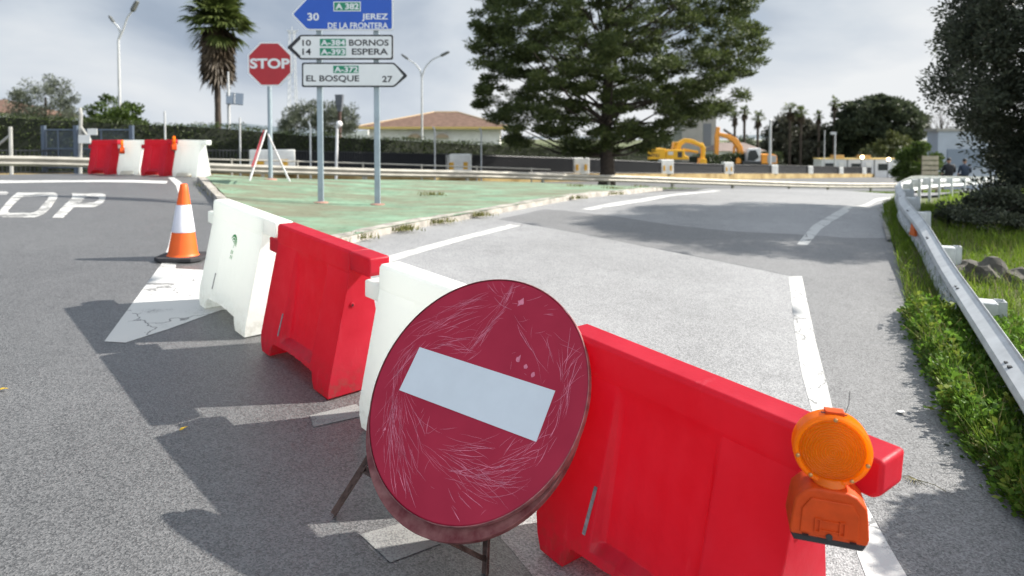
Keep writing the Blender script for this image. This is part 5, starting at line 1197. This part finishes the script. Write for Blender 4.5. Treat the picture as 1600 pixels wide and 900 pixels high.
# ------------------------------------------------------------------ excavators
yel = mat('excavator_yellow', (.78, .40, .015), .45, var=.10, scale=2); orr = mat('excavator_orange', (.78, .30, .03), .45, var=.12, scale=2); trk = mat('track_steel', (.05, .045, .04), .8, .3); cabw = mat('cab_white', (.66, .67, .68), .4); hyd = mat('cylinder_chrome', (.5, .5, .5), .25, .9)
def ex_prism(o, pts, d, y0, y1, name, m, par, bev=.06):
    q = [L(u, v, d, o) for u, v in pts]; q = [(p.x, p.z) for p in q]; mb = MB(); mb.prism(q, y0, y1); return mb.build(name, m, par, bevel=bev)
def fat_line(pts, wpx):
    """outline round a bent arm: pts with widths in pixels"""
    A = []; B = []
    for i, (p, w_) in enumerate(zip(pts, wpx)):
        a = pts[max(i - 1, 0)]; b = pts[min(i + 1, len(pts) - 1)]; t = Vector((b[0] - a[0], b[1] - a[1])).normalized(); n_ = Vector((-t.y, t.x)) * w_ / 2; A.append((p[0] + n_.x, p[1] + n_.y)); B.append((p[0] - n_.x, p[1] - n_.y))
    return A + B[::-1]
def tracks(o, u0, u1, vt, d, par, zl=0):
    a_, b_ = L(u0, vt, d, o), L(u1, vt, d, o); h_ = max(a_.z, .6)
    for y_ in (.0, 2.1):
        mb = MB(); q = []
        for cxx, s_ in ((a_.x + h_ / 2, -1), (b_.x - h_ / 2, 1)):
            for a in np.linspace(-90, 90, 9): q.append((cxx + s_ * h_ / 2 * math.cos(R(a)), h_ / 2 + h_ / 2 * math.sin(R(a)) * (1 if s_ > 0 else -1)))
        mb.prism(q, y_, y_ + .6); mb.build('track', trk, par)
D1 = 65; o1 = ground_pt(1050, D1); ex1 = thing('excavator', 'yellow tracked excavator with its arm folded down to the right of its body', 'excavator', tuple(o1))
tracks(o1, 1012, 1095, 254, D1, ex1)
ex_prism(o1, [(999, 235), (1001, 232), (1040, 232), (1040, 249), (1001, 249), (998.5, 244)], D1, .0, 2.7, 'counterweight', yel, ex1)
ex_prism(o1, [(1040.5, 234), (1070, 234), (1071, 243), (1076, 244), (1077, 249.5), (1040.5, 249.5)], D1, .05, 2.65, 'upper_body', yel, ex1)
cb1 = ex_prism(o1, [(1058, 234), (1060, 222), (1068, 222), (1071, 234)], D1, 1.5, 2.6, 'cab', yel, ex1); ex_prism(o1, [(1061, 232), (1062, 224), (1067, 224), (1069, 232)], D1, 1.46, 1.49, 'cab_window', glass_d, cb1, 0)
ex_prism(o1, [(1044, 237), (1052, 237), (1052, 242), (1044, 242)], D1, .03, .05, 'side_panel', mat('white_sticker', (.6, .6, .58), .5), ex1, 0)
ex_prism(o1, [(1059, 237), (1066, 237), (1066, 246), (1059, 246)], D1, .03, .05, 'grille', dark_metal, ex1, 0)
a_, b_ = L(1004, 245.5, D1, o1), L(1030, 240.5, D1, o1); mb = MB(); text(mb, 'KOMATSU', a_.x, b_.x, a_.z, b_.z, -.012, bold=.03); mb.build('lettering', dark_metal, ex1, fix=False)
ex_prism(o1, fat_line([(1062, 236), (1067, 224), (1075, 219.5), (1086, 221), (1104, 229)], [7, 8, 7, 6.5, 5]), D1, .9, 1.45, 'boom', yel, ex1)
ex_prism(o1, fat_line([(1100, 224), (1104, 232), (1103, 251)], [6, 7, 5]), D1, .95, 1.4, 'stick', yel, ex1)
ex_prism(o1, [(1098, 248), (1107, 248), (1108, 256), (1102, 261), (1096, 257)], D1, .7, 1.7, 'bucket', yel, ex1)
p0, p1 = L(1072, 234, D1, o1), L(1096, 238, D1, o1); mb = MB(); mb.tube([Vector((p0.x, 1.2, p0.z)), Vector((p1.x, 1.2, p1.z))], .13, 8); mb.build('cylinder', yel, ex1)
D2 = 78; o2_ = ground_pt(1168, D2); ex2 = thing('excavator', 'orange and white tracked excavator with its dipper raised upright at its left', 'excavator', tuple(o2_))
tracks(o2_, 1158, 1206, 258, D2, ex2)
ex_prism(o2_, [(1190, 241), (1208, 241), (1214, 243), (1215, 256), (1190, 256)], D2, 0, 2.7, 'counterweight', orr, ex2)
ex_prism(o2_, [(1199, 243), (1213, 243), (1213, 254), (1199, 254)], D2, -.03, -.005, 'grey_panel', mat('panel_grey', (.4, .4, .4), .5), ex2, 0)
ex_prism(o2_, [(1160, 252), (1190, 252), (1190, 257), (1160, 257)], D2, 0, 2.6, 'deck', dark_metal, ex2)
cb2 = ex_prism(o2_, [(1168, 252), (1169, 238), (1172, 232.5), (1190, 231.5), (1191, 257), (1179, 257), (1179, 252)], D2, .2, 1.4, 'cab', cabw, ex2); ex_prism(o2_, [(1168.5, 251), (1170, 238.5), (1173, 235), (1182, 234.5), (1187, 246), (1180, 251)], D2, .16, .19, 'cab_window', glass_d, cb2, 0)
ex_prism(o2_, fat_line([(1162, 254), (1165, 243), (1163, 231), (1155, 219), (1144, 213), (1128, 209)], [7, 8, 9, 9, 7, 5]), D2, 1.4, 2.0, 'boom', orr, ex2)
ex_prism(o2_, fat_line([(1129, 198), (1127, 214), (1126, 252)], [5, 7, 5]), D2, 1.45, 1.95, 'stick', orr, ex2)
ex_prism(o2_, [(1122, 243), (1131, 243), (1131, 252), (1126, 258), (1121, 252)], D2, 1.2, 2.2, 'bucket', trk, ex2)
p0, p1 = L(1138, 202, D2, o2_), L(1153, 212, D2, o2_); mb = MB(); mb.tube([Vector((p0.x, 1.7, p0.z)), Vector((p1.x, 1.7, p1.z))], .14, 8); mb.build('cylinder', dark_metal, ex2)
p0, p1 = L(1153, 250, D2, o2_), L(1155, 228, D2, o2_); mb = MB(); mb.tube([Vector((p0.x, 1.7, p0.z)), Vector((p1.x, 1.7, p1.z))], .14, 8); mb.build('cylinder', orr, ex2)
a_, b_ = L(1141, 214.5, D2, o2_), L(1151, 211, D2, o2_); 
ex_prism(o2_, [(1149, 250), (1156, 246), (1160, 250), (1160, 256), (1149, 256)], D2, .4, 2.4, 'front_step', orr, ex2)

# ------------------------------------------------------------------ lamps, poles, mast
def lamp_post(label, u, d, arms, v_fork, r, group=None, ball=None):
    o = ground_pt(u, d); root = thing('street_lamp', label, 'street lamp', tuple(o), group=group); f = L(u, v_fork, d, o); f = Vector((0, 0, f.z))
    mb = MB(); mb.tube([(0, 0, -.1), (0, 0, f.z * .5), tuple(f)], [r * 1.25, r, r * .75], 10); mb.build('pole', lamp_grey, root, smooth=50)
    for pts, hw in arms:
        P = [f] + [L(a, b, d, o) for a, b in pts]; P = [Vector((p.x, 0, p.z)) for p in P]; Q = smooth_path(P, .3); mb = MB(); mb.tube(Q, [r * .75 * (1 - .4 * i / len(Q)) for i in range(len(Q))], 8); mb.build('arm', lamp_grey, root, smooth=50)
        t = (Q[-1] - Q[-3]).normalized(); e = Q[-1]; nrm_ = Vector((-t.z, 0, t.x)); mb = MB(); k = hw
        pr = [(0, .02 * k), (.10 * k, .065 * k), (.40 * k, .07 * k), (.55 * k, .03 * k), (.52 * k, -.04 * k), (.10 * k, -.07 * k), (0, -.03 * k)]
        M = Matrix(((t.x, 0, nrm_.x, e.x), (0, 1, 0, 0), (t.z, 0, nrm_.z, e.z), (0, 0, 0, 1))); mb.prism(pr, -.12 * k, .12 * k, M); mb.build('lamp_head', mat('lamp_head_grey', (.10, .105, .10), .5, .2), root, bevel=.02 * k)
lamp_post('tall double street lamp rising left of the palm tree', 188, 43, [([(193, 45), (199, 27), (206, 18)], 1.4), ([(188.5, 52), (184, 41), (178, 35.5)], .95)], 62, .092)
lamp_post('double street lamp in front of the tiled house', 659.5, 55, [([(664, 106), (676, 93), (688, 87.5)], 1.5), ([(657, 111), (648, 99), (638, 93)], 1.3)], 122, .085)
for u, v, d, lb, r in ((1203.5, 188, 70, 'plain pale pole without a lamp right of the excavators', .14), (1288.5, 205, 88, 'thin grey pole left of the portable cabins', .07), (1305, 207, 88, 'pale pole with a small box on top in front of the cabins', .10)):
    o = ground_pt(u, d); root = thing('pole', lb, 'pole', tuple(o)); t_ = L(u, v, d, o); mb = MB(); mb.tube([(0, 0, -.1), (0, 0, t_.z)], [r * 1.2, r * .9], 8); mb.build('shaft', lamp_grey, root, smooth=50)
    mb = MB()
    if u == 1305: mb.box((-.25, 0, t_.z - .1), (.7, .3, .35))
    else: mb.lathe([(r, 0), (r * .6, .08), (.01, .1)], 8, Matrix.Translation((0, 0, t_.z)))
    mb.build('top_box' if u == 1305 else 'cap', lamp_grey, root)
# thin wire-fence posts
wp_lab = {258: 'thin white fence post with wire behind the far barriers', 375: 'thin white fence post just left of the stop sign', 485: 'thin grey post with hooked top left of the arrow sign post', 679.5: 'thin grey post with hooked top in front of the tiled house', 752: 'thin grey post nearest the pine foliage'}
for u, vt, d in ((258, 174, 28), (375, 184, 29), (485, 190, 30.5), (679.5, 198, 34), (752, 200, 36)):
    o = ground_pt(u, d); t_ = L(u, vt, d, o); mb = MB(); h_ = t_.z; s_ = -1 if u > 300 else 1
    mb.tube([(0, 0, -.1), (0, 0, h_ * .92), (.02 * s_, 0, h_ * .96), (.10 * s_, 0, h_)] if u > 400 else [(0, 0, -.1), (0, 0, h_)], .04, 8); ob_ = mb.build('fence_post', lamp_grey if u != 485 else galv, None, smooth=50); ob_.location = o; tag(ob_, wp_lab[u], 'fence post', 'thin posts of the compound fence')
# leaning white globe lamp
o = ground_pt(524, 27.5); gl = thing('globe_lamp', 'leaning white pole with a small white globe, between the sign posts', 'street lamp', tuple(o)); t_ = L(527, 193, 27.5, o)
mb = MB(); mb.tube([(0, 0, -.1), (t_.x, 0, t_.z)], .055, 10); mb.build('pole', MATS['white_enamel'], gl, smooth=50)
bm = bmesh.new(); bmesh.ops.create_uvsphere(bm, u_segments=16, v_segments=10, radius=.13); bmesh.ops.translate(bm, verts=bm.verts, vec=(t_.x + .08, -.02, t_.z - .02)); me = bpy.data.meshes.new('globe'); bm.to_mesh(me); bm.free(); me.materials.append(mat('globe_white', (.78, .78, .76), .35)); ob_ = bpy.data.objects.new('globe', me); COL.objects.link(ob_); ob_.parent = gl; me.polygons.foreach_set('use_smooth', [True] * len(me.polygons))
# grey siren box on a pole
o = ground_pt(531, 46); sx = thing('siren_pole', 'rusty pole with a dark grey box on top, in front of the pale olive tree', 'pole', tuple(o)); t_ = L(531, 148, 46, o)
mb = MB(); mb.tube([(0, 0, -.1), (0, 0, t_.z - .6)], .12, 8); mb.build('pole', rust, sx, smooth=50); k_ = 46 / FPX
mb = MB(); mb.prism([(-6 * k_, t_.z), (6 * k_, t_.z), (4.5 * k_, t_.z - 17 * k_), (-4.5 * k_, t_.z - 17 * k_)], -.22, .22); mb.prism([(-4 * k_, t_.z - 17 * k_), (4 * k_, t_.z - 17 * k_), (3 * k_, t_.z - 26 * k_), (-3 * k_, t_.z - 26 * k_)], -.16, .16); mb.build('box', mat('slate_grey', (.10, .11, .13), .6), sx)
# solar panel
o = ground_pt(358, 36); so = thing('solar_panel', 'grey solar panel tilted on a slim pole right of the palm', 'solar panel', tuple(o)); t_ = L(358, 112, 36, o)
mb = MB(); mb.tube([(0, 0, -.1), (0, 0, L(358, 162, 36, o).z), (0, 0, t_.z)], [.09, .085, .045], 8); mb.build('pole', lamp_grey, so, smooth=50)
q = [L(*c, 36, o) for c in ((352, 143.5), (379, 146), (384.5, 164), (358, 162))]
for p_, dy in zip(q, (.25, .25, -.3, -.3)): p_.y = dy - .12
n_ = (q[1] - q[0]).cross(q[3] - q[0]).normalized() * .05; mb = MB(); mb.add([tuple(p_) for p_ in q] + [tuple(p_ + n_) for p_ in q], [(0, 1, 2, 3), (7, 6, 5, 4), (0, 4, 5, 1), (1, 5, 6, 2), (2, 6, 7, 3), (3, 7, 4, 0)]); pn = mb.build('panel', mat('solar_cells', (.13, .16, .20), .25, spec=.6), so)
m0, m1 = (q[0] + q[1]) / 2, (q[2] + q[3]) / 2; up_ = n_ if n_.y < 0 else -n_; mb = MB(); mb.tube([m0 + up_ * .4, m1 + up_ * .4], .012, 4); mb.build('frame_bar', lamp_grey, pn)
# lattice mast
o = ground_pt(458, 85); ms_ = thing('lattice_mast', 'thin lattice radio mast with antenna arms above the olive tree', 'mast', tuple(o)); zt = L(458, 48, 85, o).z; mb = MB(); hw0, hw1 = .55, .28
def leg_p(i, z): w_ = hw0 + (hw1 - hw0) * z / zt; return Vector((w_ * (1, 1, -1, -1)[i], w_ * (1, -1, -1, 1)[i], z))
for i in range(4): mb.tube([leg_p(i, 0), leg_p(i, zt)], .035, 4)
nb = 18
for k in range(nb):
    z0_, z1_ = zt * k / nb, zt * (k + 1) / nb
    for i in range(4): mb.tube([leg_p(i, z0_), leg_p((i + 1) % 4, z1_)], .018, 3)
mb.build('tower', lamp_grey, ms_); mb = MB(); mb.tube([(-.65, 0, zt), (.75, 0, zt)], .06, 5); mb.tube([(-.5, 0, zt - .25), (.6, 0, zt - .25)], .05, 5); mb.tube([(0, 0, zt), (0, 0, zt + .5)], .03, 4); mb.build('antenna', lamp_grey, ms_)

# ------------------------------------------------------------------ gate and posts at the left
gm = mat('gate_blue_grey', (.085, .11, .15), .5, .3); DG = 26
o = ground_pt(135, DG); ga = thing('metal_gate', 'blue grey metal frame gate with mesh behind the far barriers', 'gate', tuple(o))
for u0, u1, v0, v1 in ((70, 117, 203, 262), (121, 204, 203, 262)):
    a_, b_ = L(u0, v0, DG, o), L(u1, v1, DG, o); b_.z = max(b_.z, .15); mb = MB()
    for p0, p1 in (((a_.x, a_.z), (b_.x, a_.z)), ((a_.x, b_.z), (b_.x, b_.z)), ((a_.x, b_.z), (a_.x, a_.z)), ((b_.x, b_.z), (b_.x, a_.z)), ((a_.x, (a_.z + b_.z) / 2), (b_.x, (a_.z + b_.z) / 2)), (((a_.x * .55 + b_.x * .45), b_.z), ((a_.x * .55 + b_.x * .45), a_.z))): mb.tube([(p0[0], 0, p0[1]), (p1[0], 0, p1[1])], .035, 6)
    lf = mb.build('gate_leaf', gm, ga); mb = MB(); n_ = 46
    for i in range(1, n_): x_ = a_.x + (b_.x - a_.x) * i / n_; mb.tube([(x_, .02, b_.z), (x_, .02, a_.z)], .004, 3, cap=False)
    for i in range(1, 24): z_ = b_.z + (a_.z - b_.z) * i / 24; mb.tube([(a_.x, .02, z_), (b_.x, .02, z_)], .004, 3, cap=False)
    mb.build('mesh', gm, lf)
for u in (68, 118.5, 205.5):
    t_ = L(u, 200, DG, o); mb = MB(); mb.box((t_.x, 0, t_.z / 2), (.13, .13, t_.z + .2)); mb.build('gate_post', gm, ga)
concp = mat('concrete_post', (.33, .33, .31), .9, var=.15, scale=6)
o = ground_pt(125.5, 25); cp_ = thing('concrete_post', 'slim concrete post with a slanting brace and bent top, at the gate', 'post', tuple(o)); mb = MB(); P = [L(a, b, 25, o) for a, b in ((125.5, 275), (125.5, 205), (126.5, 178), (124.5, 169))]; P = [Vector((p.x, 0, max(p.z, -.1))) for p in P]; mb.tube(P, .06, 6); mb.build('shaft', concp, cp_)
mb = MB(); a_, b_ = L(127, 199, 25, o), L(151, 231, 25, o); mb.tube([(a_.x, 0, a_.z), (b_.x + .3, -.0, b_.z - .5)], .045, 6); mb.build('brace', concp, cp_)
for u0, u1, v0, v1, lb in ((122.5, 141, 211, 224, 'larger white notice plate on the gate post, the lower one'), (136.5, 152, 201, 211, 'small white notice plate on the gate, the upper one')):
    oo = at((u0 + u1) / 2, (v0 + v1) / 2, 24.85); w_ = (u1 - u0) / FPX * 24.85; h_ = (v1 - v0) / FPX * 24.85; mb = MB(); mb.box((0, 0, 0), (w_, .02, h_)); ob_ = mb.build('notice_plate', white_wall, None, bevel=.006); ob_.location = oo; tag(ob_, lb, 'notice')
o = ground_pt(16.5, 24); cp2 = thing('concrete_post', 'slim concrete post with a brace at the far left picture edge', 'post', tuple(o)); t_ = L(16.5, 198, 24, o); mb = MB(); mb.tube([(0, 0, -.1), (0, 0, t_.z)], .06, 6); mb.build('shaft', concp, cp2)
a_, b_ = L(15, 212, 24, o), L(-10, 232, 24, o); mb = MB(); mb.tube([(a_.x, 0, a_.z), (b_.x, 0, b_.z)], .045, 6); mb.build('brace', concp, cp2)
# corner of a tiled roof at the extreme left
o = ground_pt(-30, 48); lr = thing('house', 'house at the far left edge showing only a brown tile roof corner', 'house', tuple(o)); a_, b_ = L(-140, 180, 48, o), L(16, 176, 48, o); c_ = L(-60, 150, 48, o)
mb = MB(); mb.add([(a_.x, 0, b_.z), (b_.x, 0, b_.z), (c_.x, 4, c_.z), (a_.x, 8, b_.z), (b_.x, 8, b_.z), (c_.x, 4.2, c_.z)], [(0, 1, 2), (1, 4, 5, 2), (4, 3, 5), (3, 0, 2, 5), (0, 3, 4, 1)]); mb.build('roof', tile_m, lr); mb = MB(); mb.box(((a_.x + b_.x) / 2, 4, b_.z / 2), (b_.x - a_.x - 1, 7, b_.z - .02)); mb.build('wall', white_wall, lr)

# ------------------------------------------------------------------ people sitting on the guardrail
def person(label, u, v_seat, d, jacket, trousers, hair_m, skin_m, facing, group=None, lean=0.1):
    p = at(u, v_seat, d); g_ = G(p.x, p.y); hgt = p.z - g_
    root = thing('person', label, 'person', tuple(p), facing, group)
    # local: +y is the way the person faces, z 0 at the seat
    J = dict(pelvis=(0, 0, .09), waist=(0, -.01, .24), chest=(0, .03, .42), neck=(0, .04, .56), head=(0, .06, .64))
    vs = []; es = []; rr = []; mi_ = []
    def V_(p, r): vs.append(p); rr.append(r); return len(vs) - 1
    pe = V_((0, 0, .09), (.17, .13)); wa = V_((0, -.01, .25), (.165, .12)); ch = V_((0, .02, .42), (.20, .125)); nk = V_((0, .04, .545), (.065, .065)); hd_ = V_((0, .06, .60), (.06, .065)); es += [(pe, wa), (wa, ch), (ch, nk), (nk, hd_)]
    for s_ in (-1, 1):
        sh = V_((.19 * s_, .02, .47), (.075, .075)); el = V_((.255 * s_, .05, .21), (.055, .055)); wr = V_((.17 * s_, .27, .16), (.035, .035)); es += [(ch, sh), (sh, el), (el, wr)]
        hip = V_((.09 * s_, .05, .07), (.095, .09)); kn = V_((.12 * s_, .43, .02), (.068, .068)); an_ = V_((.12 * s_, .40, -min(hgt, .46) + .08), (.045, .045)); to = V_((.13 * s_, .55, -min(hgt, .46) + .04), (.04, .035)); es += [(pe, hip), (hip, kn), (kn, an_), (an_, to)]
    me = bpy.data.meshes.new('body'); me.from_pydata(vs, es, []); ob = bpy.data.objects.new('body', me); COL.objects.link(ob); sk = ob.modifiers.new('skin', 'SKIN'); ob.modifiers.new('sub', 'SUBSURF').levels = 1
    for i, r_ in enumerate(rr): me.skin_vertices[0].data[i].radius = r_
    me.skin_vertices[0].data[0].use_root = True
    dg = bpy.context.evaluated_depsgraph_get(); m2 = bpy.data.meshes.new_from_object(ob.evaluated_get(dg)); bpy.data.objects.remove(ob); m2.name = 'body'
    m2.materials.clear(); m2.materials.append(jacket); m2.materials.append(trousers)
    for f in m2.polygons: c = f.center; f.material_index = 1 if (c.z < .12 and (c.y > .06 or c.z < .02)) else 0; f.use_smooth = True
    bo = bpy.data.objects.new('body', m2); COL.objects.link(bo); bo.parent = root
    bm = bmesh.new(); bmesh.ops.create_uvsphere(bm, u_segments=18, v_segments=14, radius=1)
    for v in bm.verts:
        c = v.co; k = 1 - .12 * max(0, -c.z); v.co = Vector((c.x * .076 * k, .075 + c.y * .096 * k + (.018 if c.y > .9 and abs(c.z) < .25 else 0), .70 + c.z * .118))
    for s_ in (-1, 1):
        r = bmesh.ops.create_uvsphere(bm, u_segments=8, v_segments=6, radius=.02); bmesh.ops.translate(bm, verts=r['verts'], vec=(.078 * s_, .07, .70))
    mh = bpy.data.meshes.new('head'); bm.to_mesh(mh); bm.free(); mh.materials.append(skin_m); mh.polygons.foreach_set('use_smooth', [True] * len(mh.polygons)); ho = bpy.data.objects.new('head', mh); COL.objects.link(ho); ho.parent = root
    mb = MB(); mb.lathe([(.082, -.01), (.084, .03), (.078, .075), (.05, .105), (.01, .118)], 18, Matrix.Translation((0, .068, .715)) @ Matrix.Diagonal((1, 1.2, 1, 1))); mb.build('hair', hair_m, root, smooth=60)
    for s_ in (-1, 1):
        mb = MB(); mb.tube([(.17 * s_, .26, .16), (.16 * s_, .32, .13), (.155 * s_, .36, .10)], [.032, .036, .028], 8)
        for k in range(4): mb.tube([(.155 * s_ + (k - 1.5) * .016, .345, .105), (.155 * s_ + (k - 1.5) * .017, .385, .085), (.155 * s_ + (k - 1.5) * .016, .40, .06 - .004 * abs(k - 1.5))], [.009, .008, .006], 6)
        mb.tube([(.145 * s_, .31, .12), (.115 * s_, .345, .10), (.105 * s_, .365, .09)], [.011, .009, .007], 6); mb.build('hand', skin_m, root, smooth=60)
    return root
blk = mat('black_jacket', (.010, .011, .014), .8); navy = mat('navy_jacket', (.025, .04, .07), .8); trs = mat('dark_trousers', (.018, .018, .022), .85); skn = mat('skin', (.42, .24, .17), .55); hr_m = mat('grey_hair', (.32, .31, .30), .8); hr_d = mat('dark_hair', (.02, .016, .013), .7)
person('person in a black jacket and light cap sitting on the guardrail, seen from behind', 1483, 276, 30, blk, trs, hr_d, skn, R(-12))
person('person in a navy jacket sitting on the guardrail, right of the one in black', 1508, 276, 31.5, navy, trs, hr_d, skn, R(-12))

# ------------------------------------------------------------------ litter and small things
lit = mat('litter_white', (.62, .62, .60), .6)
def scrap(name, u, v, pts, h_, m, lb, cat, rz=0):
    c = hit(u, v); mb = MB(); n_ = len(pts); vs = [(x, y, .004 + h_ * math.sin(i * 1.9) ** 2) for i, (x, y) in enumerate(pts)]; vs += [(x, y, z - .002) for x, y, z in vs]; mb.add(vs, [tuple(range(n_)), tuple(range(2 * n_ - 1, n_ - 1, -1))] + [((i + 1) % n_, i, n_ + i, n_ + (i + 1) % n_) for i in range(n_)]); o = mb.build(name, m); o.location = (c.x, c.y, c.z + .008); o.rotation_euler = (0, 0, rz); tag(o, lb, cat)
oval = [(.022 * math.cos(a) * (1 + .15 * math.sin(3 * a)), .016 * math.sin(a)) for a in np.linspace(0, 5.8, 12)]
scrap('paper_scrap', 1408, 647, oval, .006, lit, 'small white paper scrap on the asphalt right of the warning lamp', 'litter', .3)
scrap('paper_scrap', 1537, 732, [(-.026, -.006), (0, -.011), (.03, -.004), (.032, .006), (0, .012), (-.024, .008)], .008, lit, 'pale shiny scrap at the edge of the weeds', 'litter', -.6)
lf_y = mat('yellow_leaf', (.55, .36, .02), .6)
leaf_o = [(-.022, 0), (-.01, .007), (.006, .008), (.022, .001), (.006, -.007), (-.01, -.006)]
scrap('fallen_leaf', 287, 673, leaf_o, .006, lf_y, 'small yellow leaf lying in the shadow of the barriers', 'leaf', 1.0)
scrap('fallen_leaf', 6, 611, leaf_o, .006, lf_y, 'small yellow leaf at the left picture edge', 'leaf', .2)
c = hit(1432, 752); P = []
for k in range(9):
    q = 2.4 + .28 * k; P.append([(c.x, c.y, c.z + .008), (c.x + .03 * math.cos(q), c.y + .03 * math.sin(q), c.z + .016), (c.x + .055 * math.cos(q + .2), c.y + .055 * math.sin(q + .2), c.z + .010)])
mb = MB(); [mb.tube(p, .0014, 4) for p in P]; mb.tube([(c.x, c.y, c.z + .008), (c.x + .05, c.y - .05, c.z + .010), (c.x + .07, c.y - .10, c.z + .006)], .0016, 5); tw_ = mb.build('dry_sprig', dry_l); tag(tw_, 'dry yellowish sprig lying on the asphalt by the red barrier end', 'sprig')
# shrub standing out of frame to the right; its shade falls into the lower right corner
p0 = hit(1520, 893); sp_ = (p0.x + 2.25, p0.y + .52); sr = thing('roadside_shrub', 'dense shrub just outside the right edge whose shade falls on the asphalt', 'shrub', (sp_[0], sp_[1], G(*sp_)))
n_ = 130; W = rng.normal(0, 1, (n_, 3)); W /= np.linalg.norm(W, axis=1)[:, None]; W *= (rng.uniform(0, 1, n_) ** .4)[:, None]; W = W * [.75, .40, .85] + [0, -.05, .95]; W[:, 2] = np.maximum(W[:, 2], .15)
ci = np.repeat(np.arange(n_), 330); Q = W[ci] + unit(len(ci)) * (.2 * rng.uniform(0, 1, len(ci)) ** .5)[:, None]; V, F = leaves(Q, .07, .035, .15); np_mesh('crown', V, F, wild_l, sr)
mb = MB(); mb.tube([(0, 0, -.1), (.03, .02, .5), (.0, .05, 1.2)], [.05, .04, .015], 8); mb.build('trunk', bark, sr, smooth=60)
